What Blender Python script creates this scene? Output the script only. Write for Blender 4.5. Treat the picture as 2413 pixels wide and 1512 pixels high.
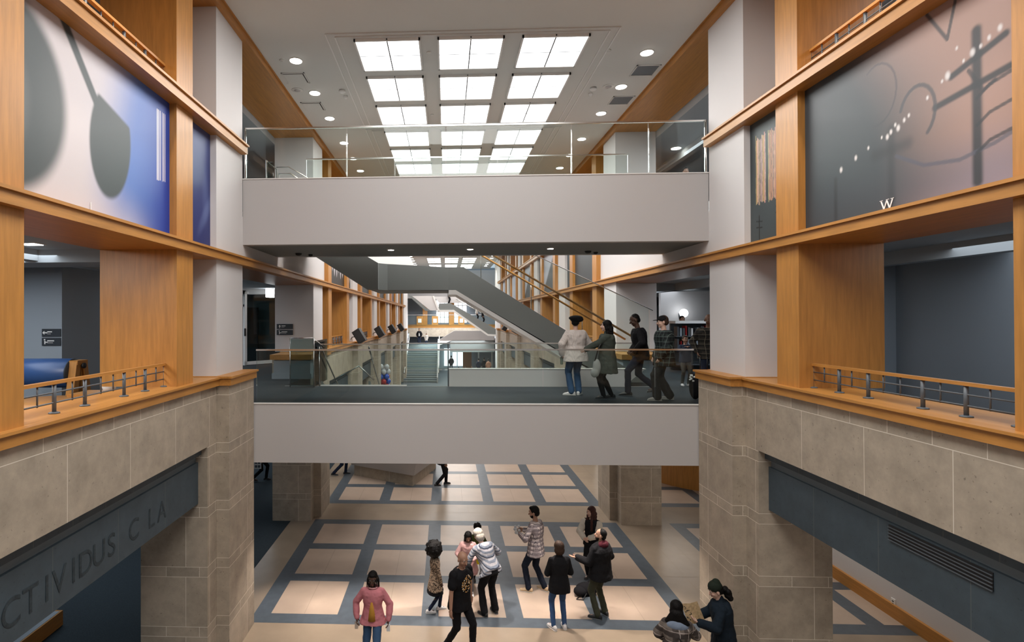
import bpy, math, random
import numpy as np
from mathutils import Vector, Matrix, Euler
random.seed(7)
for o in list(bpy.data.objects): bpy.data.objects.remove(o)
SC = bpy.context.scene
COL = SC.collection
E = 5.957                      # eye height above the ground floor; heights below are given relative to the eye
PI = math.pi

# ------------------------------------------------------------------ camera, world, big lights, exposure
FPX, CX, CY, YAW, PITCH, ROLL = 1267.77, 1000.52, 741.41, .0406, .0057, -.0033
cam = bpy.data.cameras.new('camera'); camo = bpy.data.objects.new('camera', cam); COL.objects.link(camo)
cam.sensor_fit = 'HORIZONTAL'; cam.sensor_width = 36.0
cam.lens = 36.0*FPX/2413
cam.shift_x = (2413/2-CX)/2413; cam.shift_y = -(1512/2-CY)/2413
cam.clip_start = .05; cam.clip_end = 300
_r0 = Vector((math.cos(YAW), math.sin(YAW), 0)); _f0 = Vector((-math.sin(YAW), math.cos(YAW), 0)); _u0 = Vector((0, 0, 1))
_f = _f0*math.cos(PITCH)+_u0*math.sin(PITCH); _u = -_f0*math.sin(PITCH)+_u0*math.cos(PITCH)
_r = _r0*math.cos(ROLL)+_u*math.sin(ROLL); _u2 = -_r0*math.sin(ROLL)+_u*math.cos(ROLL)
camo.matrix_world = Matrix(((_r.x, _u2.x, -_f.x, 0), (_r.y, _u2.y, -_f.y, 0), (_r.z, _u2.z, -_f.z, E), (0, 0, 0, 1)))
SC.camera = camo
SC.view_settings.view_transform = 'Standard'; SC.view_settings.look = 'None'
SC.view_settings.exposure = 0.30; SC.view_settings.gamma = 1.0
SC.view_settings.use_curve_mapping = False
W = bpy.data.worlds.new('world'); SC.world = W; W.use_nodes = True
W.node_tree.nodes['Background'].inputs[0].default_value = (.75, .86, 1, 1)
W.node_tree.nodes['Background'].inputs[1].default_value = .6
SC.cycles.max_bounces = 8; SC.cycles.diffuse_bounces = 5; SC.cycles.transparent_max_bounces = 16
SC.cycles.sample_clamp_indirect = 6

def lamp(name, kind, loc, energy, color=(1, 1, 1), size=1, size_y=None, rot=(0, 0, 0), spot=None, blend=.5, radius=.08):
    l = bpy.data.lights.new(name, kind); l.energy = energy; l.color = color
    if kind == 'AREA':
        l.shape = 'RECTANGLE'; l.size = size; l.size_y = size_y or size
    else:
        l.shadow_soft_size = radius
    if spot: l.spot_size = spot; l.spot_blend = blend
    o = bpy.data.objects.new(name, l); o.location = loc; o.rotation_euler = rot; COL.objects.link(o)
    return o
XC = .505
ROWS = [10.70, 12.386, 14.07]                    # skylight rows of one bay; the pattern repeats each bay
BAYP = 6.83
# daylight coming through the luminous ceiling panels, one lamp under each bay's block of nine
for k in (-2, -1, 0, 1, 2, 3, 4, 5, 6):
    y0 = 10.70+BAYP*k if k < 1 else 16.02+BAYP*(k-1)
    lamp('skylight_daylight', 'AREA', (XC, y0+2.4, E+5.5), 360 if k < 1 else 230, (1, .985, .96), 4.6, 4.6)
# ceiling downlights down the two sides of the hall
for k in (-1, 0, 1, 2, 4, 6):
    for sx in (-1, 1):
        lamp('downlight_beam', 'SPOT', (XC+sx*3.75, 13.2+BAYP*k, E+5.5), 260, (1, .86, .72), spot=math.radians(100), blend=.8, radius=.12)
# downlights in the underside of the lower bridge, pooling on the stone floor
for x in (-2.75, -1.1, .55, 2.2, 3.7):
    lamp('bridge_floor_beam', 'SPOT', (x, 11.15, E-2.84), 480, (1, .88, .79), spot=math.radians(74), blend=.6, radius=.05, rot=(math.radians(-13), 0, 0))
# aisle ceilings, ground, second and third level
lamp('aisle_light', 'AREA', (-6.4, 4.6, E+1.15), 150, (1, .93, .86), 1.4, 3)  # added fill to brighten the left timber reveal, no fixture here
for sx, x in ((-1, -8.5), (1, 8.2)):
    for y in (1, 7.5, 15, 23, 32):
        lamp('aisle_light', 'AREA', (x, y, E+1.15), 120 if sx < 0 else 60, (.86, .93, 1), 3, 4)
        lamp('aisle_light', 'AREA', (x, y, E+5.1), 90, (.95, .96, 1), 3, 4)
    for y in (3, 12, 21, 30, 40):
        lamp('aisle_light', 'AREA', (x, y, E-2.45), 55 if sx < 0 else 70, (.8, .9, 1) if sx < 0 else (1, .93, .85), 3, 4)
for y in (34, 42, 50):
    lamp('hall_fill', 'AREA', (XC, y, E-1.9), 90, (1, .93, .85), 3, 3)  # added fill floating in mid-hall, belongs to no fixture
lamp('lobby_light', 'AREA', (XC, 58, E+0.9), 700, (.95, .97, 1), 7, 5)
lamp('lobby_light', 'AREA', (XC, 57, E-2.4), 500, (.95, .97, 1), 7, 5)

# ------------------------------------------------------------------ materials
MATS = {}
def srgb(r, g, b):
    f = lambda c: ((c/255+.055)/1.055)**2.4 if c/255 > .04045 else c/255/12.92
    return (f(r), f(g), f(b), 1)
def newmat(name):
    m = bpy.data.materials.new(name); m.use_nodes = True; MATS[name] = m
    nt = m.node_tree; b = nt.nodes['Principled BSDF']
    return m, nt, b
def plain(name, col, rough=.6, metal=0, bump=0, noise=0, nscale=20, spec=.5, emit=None, es=0):
    m, nt, b = newmat(name)
    b.inputs['Roughness'].default_value = rough; b.inputs['Metallic'].default_value = metal
    b.inputs['Specular IOR Level'].default_value = spec
    b.inputs['Base Color'].default_value = col
    if noise or bump:
        tc = nt.nodes.new('ShaderNodeTexCoord'); n = nt.nodes.new('ShaderNodeTexNoise'); n.inputs['Scale'].default_value = nscale
        n.inputs['Detail'].default_value = 4
        nt.links.new(tc.outputs['Object'], n.inputs['Vector'])
        if noise:
            r = nt.nodes.new('ShaderNodeMixRGB'); r.blend_type = 'MULTIPLY'; r.inputs[0].default_value = 1
            mp = nt.nodes.new('ShaderNodeMapRange'); mp.inputs['From Min'].default_value = .3; mp.inputs['From Max'].default_value = .7
            mp.inputs['To Min'].default_value = 1-noise; mp.inputs['To Max'].default_value = 1+noise*.4
            nt.links.new(n.outputs['Fac'], mp.inputs['Value']); r.inputs[1].default_value = col
            nt.links.new(mp.outputs[0], r.inputs[2]); nt.links.new(r.outputs[0], b.inputs['Base Color'])
        if bump:
            bp = nt.nodes.new('ShaderNodeBump'); bp.inputs['Strength'].default_value = bump; bp.inputs['Distance'].default_value = .01
            nt.links.new(n.outputs['Fac'], bp.inputs['Height']); nt.links.new(bp.outputs[0], b.inputs['Normal'])
    if emit: b.inputs['Emission Color'].default_value = emit; b.inputs['Emission Strength'].default_value = es
    return m
def wood(name, col, axis):
    m, nt, b = newmat(name)
    b.inputs['Roughness'].default_value = .38
    tc = nt.nodes.new('ShaderNodeTexCoord'); mp = nt.nodes.new('ShaderNodeMapping')
    s = [14, 14, 14]; s[axis] = 1.1; mp.inputs['Scale'].default_value = s
    n = nt.nodes.new('ShaderNodeTexNoise'); n.inputs['Scale'].default_value = 1.6; n.inputs['Detail'].default_value = 6; n.inputs['Roughness'].default_value = .6
    cr = nt.nodes.new('ShaderNodeValToRGB')
    cr.color_ramp.elements[0].position = .3; cr.color_ramp.elements[1].position = .72
    cr.color_ramp.elements[0].color = tuple(c*.80 for c in col[:3])+(1,); cr.color_ramp.elements[1].color = tuple(min(1, c*1.12) for c in col[:3])+(1,)
    nt.links.new(tc.outputs['Object'], mp.inputs[0]); nt.links.new(mp.outputs[0], n.inputs['Vector'])
    nt.links.new(n.outputs['Fac'], cr.inputs[0]); nt.links.new(cr.outputs[0], b.inputs['Base Color'])
    return m
def math_node(nt, op, a, b=None, c=None):
    n = nt.nodes.new('ShaderNodeMath'); n.operation = op
    for i, v in enumerate((a, b, c)):
        if v is None: continue
        if isinstance(v, (int, float)): n.inputs[i].default_value = v
        else: nt.links.new(v, n.inputs[i])
    return n.outputs[0]
def stone(name, col, var=.16, grout=(.74, .68, .58, 1), rough=.55):
    """coursed limestone: a tall course and a thin course in turn, joints drawn from world position"""
    m, nt, b = newmat(name); b.inputs['Roughness'].default_value = rough
    geo = nt.nodes.new('ShaderNodeNewGeometry'); sp = nt.nodes.new('ShaderNodeSeparateXYZ'); nt.links.new(geo.outputs['Position'], sp.inputs[0])
    sn = nt.nodes.new('ShaderNodeSeparateXYZ'); nt.links.new(geo.outputs['Normal'], sn.inputs[0])
    M = lambda *a: math_node(nt, *a)
    isx = M('GREATER_THAN', M('ABSOLUTE', sn.outputs[0]), .5)
    uy = M('SUBTRACT', sp.outputs[1], 9.21); ux = M('SUBTRACT', sp.outputs[0], 4.99)
    u = M('ADD', M('MULTIPLY', isx, uy), M('MULTIPLY', M('SUBTRACT', 1, isx), ux))
    z = M('ADD', M('SUBTRACT', sp.outputs[2], E-1.162), 40*.9975)
    zz = M('DIVIDE', z, .9975); course = M('FLOOR', zz); f = M('MULTIPLY', M('SUBTRACT', zz, course), .9975)   # 0..0.9975 upward
    # from the top of each period: thin course 0.162, then tall 0.8355
    thin = M('GREATER_THAN', f, .8355)
    L = M('ADD', M('MULTIPLY', thin, .567), M('MULTIPLY', M('SUBTRACT', 1, thin), 1.135))
    off = M('MULTIPLY', M('SUBTRACT', 1, thin), .2835)
    ul = M('DIVIDE', M('ADD', M('ADD', u, off), 60*1.135), L); ui = M('FLOOR', ul); uf = M('MULTIPLY', M('SUBTRACT', ul, ui), L)
    j = M('MAXIMUM', M('LESS_THAN', uf, .008), M('MAXIMUM', M('LESS_THAN', f, .008), M('LESS_THAN', M('ABSOLUTE', M('SUBTRACT', f, .8355)), .004)))
    cv = nt.nodes.new('ShaderNodeCombineXYZ'); nt.links.new(ui, cv.inputs[0]); nt.links.new(M('ADD', M('MULTIPLY', course, 2), thin), cv.inputs[1]); nt.links.new(isx, cv.inputs[2])
    wn = nt.nodes.new('ShaderNodeTexWhiteNoise'); nt.links.new(cv.outputs[0], wn.inputs['Vector'])
    n = nt.nodes.new('ShaderNodeTexNoise'); n.inputs['Scale'].default_value = 3.2; n.inputs['Detail'].default_value = 8; n.inputs['Roughness'].default_value = .7
    nt.links.new(geo.outputs['Position'], n.inputs['Vector'])
    n2 = nt.nodes.new('ShaderNodeTexNoise'); n2.inputs['Scale'].default_value = 26; n2.inputs['Detail'].default_value = 3
    nt.links.new(geo.outputs['Position'], n2.inputs['Vector'])
    fleck = M('MULTIPLY', M('GREATER_THAN', n2.outputs['Fac'], .69), -.35)
    mott = M('ADD', M('MULTIPLY', M('SUBTRACT', n.outputs['Fac'], .5), 1.0), 1.0)
    v = M('ADD', M('MULTIPLY', M('SUBTRACT', wn.outputs['Value'], .5), var), M('ADD', mott, fleck))
    c = nt.nodes.new('ShaderNodeMixRGB'); c.blend_type = 'MULTIPLY'; c.inputs[0].default_value = 1; c.inputs[1].default_value = col
    nt.links.new(v, c.inputs[2])
    g = nt.nodes.new('ShaderNodeMixRGB'); nt.links.new(j, g.inputs[0]); nt.links.new(c.outputs[0], g.inputs[1]); g.inputs[2].default_value = grout
    nt.links.new(g.outputs[0], b.inputs['Base Color'])
    return m
def glass(name, tint=(.93, .97, .96, 1), gloss=1.0):
    m, nt, b = newmat(name); nt.nodes.remove(b)
    out = nt.nodes['Material Output']; t = nt.nodes.new('ShaderNodeBsdfTransparent'); t.inputs[0].default_value = tint
    g = nt.nodes.new('ShaderNodeBsdfGlossy'); g.inputs['Roughness'].default_value = .02; g.inputs['Color'].default_value = (gloss, gloss, gloss, 1)
    fr = nt.nodes.new('ShaderNodeFresnel'); fr.inputs['IOR'].default_value = 1.35
    mx = nt.nodes.new('ShaderNodeMixShader')
    nt.links.new(fr.outputs[0], mx.inputs[0]); nt.links.new(t.outputs[0], mx.inputs[1]); nt.links.new(g.outputs[0], mx.inputs[2]); nt.links.new(mx.outputs[0], out.inputs[0])
    return m
def emis(name, col, s):
    m, nt, b = newmat(name); nt.nodes.remove(b); e = nt.nodes.new('ShaderNodeEmission'); e.inputs[0].default_value = col; e.inputs[1].default_value = s
    nt.links.new(e.outputs[0], nt.nodes['Material Output'].inputs[0]); return m

WV = wood('maple_vertical', (.50, .225, .052, 1), 2)
WH = wood('maple_along', (.50, .225, .052, 1), 1)
WX = wood('maple_across', (.50, .225, .052, 1), 0)
WD = wood('maple_dark', (.26, .105, .03, 1), 2)
STONE = stone('limestone', (.38, .32, .25, 1), .22)
SLATE = stone('slate_stone', (.045, .066, .082, 1), .1, (.10, .115, .115, 1))
PLAS = plain('plaster_warm_grey', (.66, .635, .63, 1), .8, bump=.15, nscale=300, noise=.02)
PLASB = plain('plaster_blue_grey', (.30, .34, .38, 1), .8, bump=.1, nscale=300)
PLASD = plain('plaster_slate', (.16, .19, .21, 1), .8)
FASC = plain('painted_fascia', (.48, .46, .455, 1), .7, bump=.1, nscale=260)
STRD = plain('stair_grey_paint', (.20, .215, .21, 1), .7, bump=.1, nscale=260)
CEIL = plain('ceiling_paint', (.66, .65, .62, 1), .85)
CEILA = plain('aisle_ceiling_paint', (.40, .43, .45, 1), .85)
WHITE = plain('white_paint', (.80, .79, .77, 1), .5)
CARP = plain('carpet_slate', (.045, .058, .068, 1), .95, noise=.25, nscale=60, spec=.1)
CARPB = plain('carpet_sheen', (.038, .048, .056, 1), .6, noise=.3, nscale=40, spec=.2)
FLC = plain('floor_cream', (.43, .335, .265, 1), .3, noise=.1, nscale=1.7, spec=.3)
FLC2 = plain('floor_tan', (.30, .235, .175, 1), .28, noise=.12, nscale=1.7, spec=.3)
FLB = plain('floor_slate_band', (.080, .098, .118, 1), .36, noise=.15, nscale=6, spec=.3)
JOINT = plain('floor_joint', (.30, .24, .18, 1), .6)
STEEL = plain('brushed_steel', (.72, .72, .70, 1), .22, 1)
GMET = plain('grey_painted_metal', (.105, .12, .135, 1), .45, .2)
BLK = plain('black_plastic', (.012, .012, .013, 1), .5)
DARK = plain('dark_void', (.02, .022, .025, 1), .8)
GLS = glass('clear_glass'); GLS2 = glass('grey_glass', (.62, .72, .72, 1), .8)
LITE = emis('skylight_diffuser', (1, .99, .98, 1), 3.2)
LAMPM = emis('lamp_glow', (1, .93, .85, 1), 14)
LAMPC = emis('cool_lamp_glow', (.93, .97, 1, 1), 6)
DAY = emis('daylit_window', (.90, .95, 1, 1), 1.6)

# ------------------------------------------------------------------ mesh builder
class MB:
    def __init__(s): s.v = []; s.f = []; s.m = []; s.mats = []; s.sm = []
    def mi(s, m):
        if m not in s.mats: s.mats.append(m)
        return s.mats.index(m)
    def add(s, vs, fs, m, smooth=False):
        o = len(s.v); s.v += [tuple(v) for v in vs]; k = s.mi(m)
        for f in fs: s.f.append(tuple(i+o for i in f)); s.m.append(k); s.sm.append(smooth)
        return s
    def box(s, x0, x1, y0, y1, z0, z1, m):
        if x0 > x1: x0, x1 = x1, x0
        if y0 > y1: y0, y1 = y1, y0
        if z0 > z1: z0, z1 = z1, z0
        vs = [(x0,y0,z0),(x1,y0,z0),(x1,y1,z0),(x0,y1,z0),(x0,y0,z1),(x1,y0,z1),(x1,y1,z1),(x0,y1,z1)]
        return s.add(vs, [(3,2,1,0),(4,5,6,7),(0,1,5,4),(1,2,6,5),(2,3,7,6),(3,0,4,7)], m)
    def prism(s, pts, axis, a, b, m):
        """extrude a 2D polygon along axis 0/1/2 between a and b"""
        def P(p, t):
            return {0: (t, p[0], p[1]), 1: (p[0], t, p[1]), 2: (p[0], p[1], t)}[axis]
        n = len(pts); vs = [P(p, a) for p in pts]+[P(p, b) for p in pts]
        fs = [tuple(range(n))[::-1], tuple(range(n, 2*n))]+[(i, (i+1) % n, n+(i+1) % n, n+i) for i in range(n)]
        return s.add(vs, fs, m)
    def tube(s, pts, r, m, seg=8, smooth=True, caps=True):
        pts = [Vector(p) for p in pts]; n = len(pts)
        rs = r if isinstance(r, (list, tuple)) else [r]*n
        vs = []; fs = []
        up = None
        for i, p in enumerate(pts):
            t = (pts[min(i+1, n-1)]-pts[max(i-1, 0)]).normalized()
            if up is None: up = t.orthogonal().normalized()
            a = (up-t*up.dot(t)); a = a.normalized() if a.length > 1e-6 else t.orthogonal().normalized()
            up = a; b2 = t.cross(a)
            for k in range(seg):
                an = 2*PI*k/seg; vs.append(p+(a*math.cos(an)+b2*math.sin(an))*rs[i])
        for i in range(n-1):
            for k in range(seg):
                fs.append((i*seg+k, i*seg+(k+1) % seg, (i+1)*seg+(k+1) % seg, (i+1)*seg+k))
        if caps: fs += [tuple(range(seg))[::-1], tuple((n-1)*seg+k for k in range(seg))]
        return s.add(vs, fs, m, smooth)
    def lathe(s, prof, c, m, seg=24, axis=2, smooth=True):
        """profile of (radius, height) about an axis through c"""
        vs = []; fs = []; n = len(prof)
        for r, h in prof:
            for k in range(seg):
                an = 2*PI*k/seg; p = [0, 0, 0]; a, b2 = (axis+1) % 3, (axis+2) % 3
                p[axis] = h; p[a] = r*math.cos(an); p[b2] = r*math.sin(an); vs.append((c[0]+p[0], c[1]+p[1], c[2]+p[2]))
        for i in range(n-1):
            for k in range(seg): fs.append((i*seg+k, i*seg+(k+1) % seg, (i+1)*seg+(k+1) % seg, (i+1)*seg+k))
        fs += [tuple(range(seg))[::-1], tuple((n-1)*seg+k for k in range(seg))]
        return s.add(vs, fs, m, smooth)
    def ball(s, c, r, m, seg=14, rings=9, rot=None):
        """ellipsoid"""
        if isinstance(r, (int, float)): r = (r, r, r)
        vs = []; fs = []
        for i in range(rings+1):
            th = PI*i/rings
            for k in range(seg):
                an = 2*PI*k/seg; p = Vector((r[0]*math.sin(th)*math.cos(an), r[1]*math.sin(th)*math.sin(an), r[2]*math.cos(th)))
                if rot is not None: p = rot @ p
                vs.append((c[0]+p.x, c[1]+p.y, c[2]+p.z))
        for i in range(rings):
            for k in range(seg): fs.append((i*seg+k, (i+1)*seg+k, (i+1)*seg+(k+1) % seg, i*seg+(k+1) % seg))
        return s.add(vs, fs, m, True)
    def mesh(s, name):
        me = bpy.data.meshes.new(name); me.from_pydata(s.v, [], s.f)
        for m in s.mats: me.materials.append(m)
        me.polygons.foreach_set('material_index', s.m); me.polygons.foreach_set('use_smooth', s.sm); me.update()
        return me
    def build(s, name, parent=None):
        return link(bpy.data.objects.new(name, s.mesh(name)), parent)
def link(o, parent=None):
    COL.objects.link(o)
    if parent is not None: setpar(o, parent)
    return o
WM = {}
def setpar(o, p):
    """parent while keeping world-space vertices"""
    o.parent = p; o.matrix_parent_inverse = Matrix.Translation(-Vector(WM.get(p.name, (0, 0, 0))))
def tag(o, label, cat, group=None, kind=None):
    o['label'] = label; o['category'] = cat
    if group: o['group'] = group
    if kind: o['kind'] = kind
    return o
def thing(name, loc, label, cat, group=None):
    o = bpy.data.objects.new(name, None); o.location = loc; COL.objects.link(o); o.empty_display_size = .1
    WM[o.name] = tuple(loc)
    return tag(o, label, cat, group)
def struct(name, mb):
    o = mb.build(name); o['kind'] = 'structure'; return o
def bx(x0, x1, y0, y1, z0, z1, m): return MB().box(x0, x1, y0, y1, E+z0, E+z1, m)

# ------------------------------------------------------------------ setting: floors, ceilings, outer walls
L2, L3, ZC, G = -1.67, 2.739, 5.6, -5.957
def COLY(k): return 9.21+BAYP*k
# stone floor with its slate grid (pattern in one mesh, cut where the stones meet)
def floor_cells():
    mb = MB(); p, c = 1.69, 1.349
    xs = [-9.0, -4.6, -3.903]; x0 = -3.562
    for i in range(5): xs += [x0+i*p, x0+i*p+c]
    xs += [x0+5*p-.341+.341, 6.4, 6.74]
    x1 = 6.74
    for i in range(3): xs += [x1+i*p+c, x1+(i+1)*p]
    xs = sorted(set([round(a, 4) for a in xs]))
    ys = []
    for k in range(-2, 8):
        b = 10.777+6.78*k
        ys += [b-.341]
        for j in range(3): ys += [b+j*p, b+j*p+c]
        ys += [b+3*p]
    ys = sorted(set([round(a, 4) for a in ys]))
    def xin(xm):
        if -3.903 < xm < 4.89:
            t = (xm-x0) % p; return (1 if (xm < x0 or t > c) else 0), True
        if xm > 6.4:
            t = (xm-x1) % p; return (1 if (xm < x1 or t > c) else 0), True
        return 0, False
    xx = [-4.6, -3.903]+[x0+i*p for i in range(6)]+[x0+i*p+c for i in range(5)]+[6.4]+[x1+i*p for i in range(3)]+[x1+i*p+c for i in range(2)]+[8.9]
    xx = sorted(set([round(a, 4) for a in xx if a <= 8.9]))
    yy = [-8]+ys+[62]
    yy = sorted(set(yy))
    for i in range(len(xx)-1):
        for j in range(len(yy)-1):
            xm = (xx[i]+xx[i+1])/2; ym = (yy[j]+yy[j+1])/2
            bx_, inpanel = xin(xm)
            k = math.floor((ym-(10.777-.341))/6.78); t = ym-(10.777-.341)-6.78*k
            iny = t < 3*p+.341
            rowband = iny and ((t < .341) or ((t-.341) % p > c))
            m = FLB if (inpanel and iny and (bx_ or rowband)) else (FLC if (inpanel and iny) else FLC2)
            a, b2, c2, d = xx[i], xx[i+1], yy[j], yy[j+1]
            mb.add([(a, c2, 0), (b2, c2, 0), (b2, d, 0), (a, d, 0)], [(0, 1, 2, 3)], m)
    # fine joints in the plain borders and down the middle of the cream squares
    def jx(x, ya, yb): mb.add([(x-.004, ya, .0012), (x+.004, ya, .0012), (x+.004, yb, .0012), (x-.004, yb, .0012)], [(0, 1, 2, 3)], JOINT)
    def jy(y, xa, xb): mb.add([(xa, y-.004, .0012), (xb, y-.004, .0012), (xb, y+.004, .0012), (xa, y+.004, .0012)], [(0, 1, 2, 3)], JOINT)
    for k in range(0, 3):
        b = 10.777+6.78*k
        for i in range(12): jx(-3.9+i*.85+(.3 if i % 2 else 0), b-1.71+(.68 if i % 2 else 0), b-.341 if i % 2 else b-1.03)
        jy(b-1.03, -3.9, 6.4)
        for i in range(5):
            jx(x0+i*p+c/2, b, b+c); jx(x0+i*p+c/2, b+p, b+p+c)
    for y in np.arange(3, 24, 1.2): jy(float(y), 4.95, 6.4); jy(float(y)+.5, -4.6, -3.9)
    jx(5.45, 2, 24); jx(5.95, 2, 24)
    return mb
fl = floor_cells(); fo = struct('floor', fl)
struct('floor', MB().box(-22, -4.6, -8, 64, -.1, .004, CARP))
struct('floor', MB().box(8.9, 22, -8, 64, -.1, 0, FLC2))
struct('floor', MB().box(-4.6, 8.9, -8, 64, -.2, -.01, FLC2))
struct('floor', bx(-4.3, .3, 46, 61, G, G+.012, CARPB))     # carpet in front of the far stair
# upper floors: carpeted slabs behind the gallery walls
def slab(name, x0, x1, y0, y1, ztop, zbot, mt, mb_):
    m = MB(); m.box(x0, x1, y0, y1, E+zbot, E+ztop-.02, mb_); m.box(x0, x1, y0, y1, E+ztop-.02, E+ztop, mt); return struct(name, m)
for sx, xa, xb in ((-1, -22, -4.16), (1, 5.16, 22)):
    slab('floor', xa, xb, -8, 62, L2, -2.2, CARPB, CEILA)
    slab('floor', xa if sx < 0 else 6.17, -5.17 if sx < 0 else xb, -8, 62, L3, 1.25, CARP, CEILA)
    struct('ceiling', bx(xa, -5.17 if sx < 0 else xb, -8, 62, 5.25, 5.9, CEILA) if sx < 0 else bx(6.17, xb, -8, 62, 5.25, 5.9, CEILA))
# landing edges beside the open wells behind the bridge
struct('floor', bx(-4.16, -4.001, 10.77, 16, L2-.5, L2, CARPB)); struct('floor', bx(-4.0, -3.25, 13.201, 13.35, L2-.5, L2, CARPB)); struct('floor', bx(4.991, 5.16, 10.77, 16, L2-.5, L2, CARPB))
# the hall ceiling
struct('ceiling', bx(-3.95, 4.95, -8, 62, ZC, ZC+.25, CEIL))
struct('wall_back', bx(-22, 22, -8.3, -8, G, ZC+.3, PLAS))
struct('wall_left', bx(-22.3, -22, -8, 64, G, ZC+.3, PLASB))
struct('wall_right', bx(22, 22.3, -8, 64, G, ZC+.3, PLASB))
# far end of the building
struct('wall_far', bx(-22, 22, 64, 64.3, G, ZC+.3, PLASB))
# rooms beside the hall
struct('wall_left', bx(-13, -7.9, 10.75, 12.0, L2, 1.25, PLASB))
struct('wall_left', bx(-22, -12.6, 19, 19.3, L2, 1.25, PLASB))
struct('wall_left', bx(-12.6, -12.3, 19.0, 30, L2, 1.25, PLASD))
struct('wall_right', bx(9.6, 9.9, -8, 13.0, L2, 1.25, PLASB))
struct('wall_right', bx(9.3, 9.6, 11.9, 13.0, L2, 1.25, PLASB))
struct('baseboard_right', bx(9.55, 9.6, -8, 9.4, -.98, -.93, WD))
struct('wall_right', bx(8.85, 9.1, -8, 14.6, G, -2.2, PLAS))
struct('baseboard_right', bx(8.79, 8.85, -8, 14.6, G, G+.26, WH))
struct('wall_left', bx(-9.4, -9.1, -8, 8.2, G, -2.2, PLASD))
struct('wall_left', bx(-13, -12.7, 8, 64, G, -2.2, PLASD))
struct('wall_right', bx(13.5, 13.8, 14.6, 64, G, -2.2, PLAS))
struct('wall_left', bx(-14, -13.7, -8, 64, L3, 5.25, PLASD))
struct('wall_right', bx(15, 15.3, -8, 64, L3, 5.25, PLAS))
# dropped beams across the aisle ceilings
for y in (9.4, 17.6, 24):
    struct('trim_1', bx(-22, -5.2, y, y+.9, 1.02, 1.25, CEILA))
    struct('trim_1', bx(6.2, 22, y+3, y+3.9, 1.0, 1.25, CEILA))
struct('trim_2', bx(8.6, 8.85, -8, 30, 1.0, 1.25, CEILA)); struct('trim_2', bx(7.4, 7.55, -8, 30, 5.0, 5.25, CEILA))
struct('trim_2', bx(-7.6, -7.35, -8, 30, 1.05, 1.25, CEILA))

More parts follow.
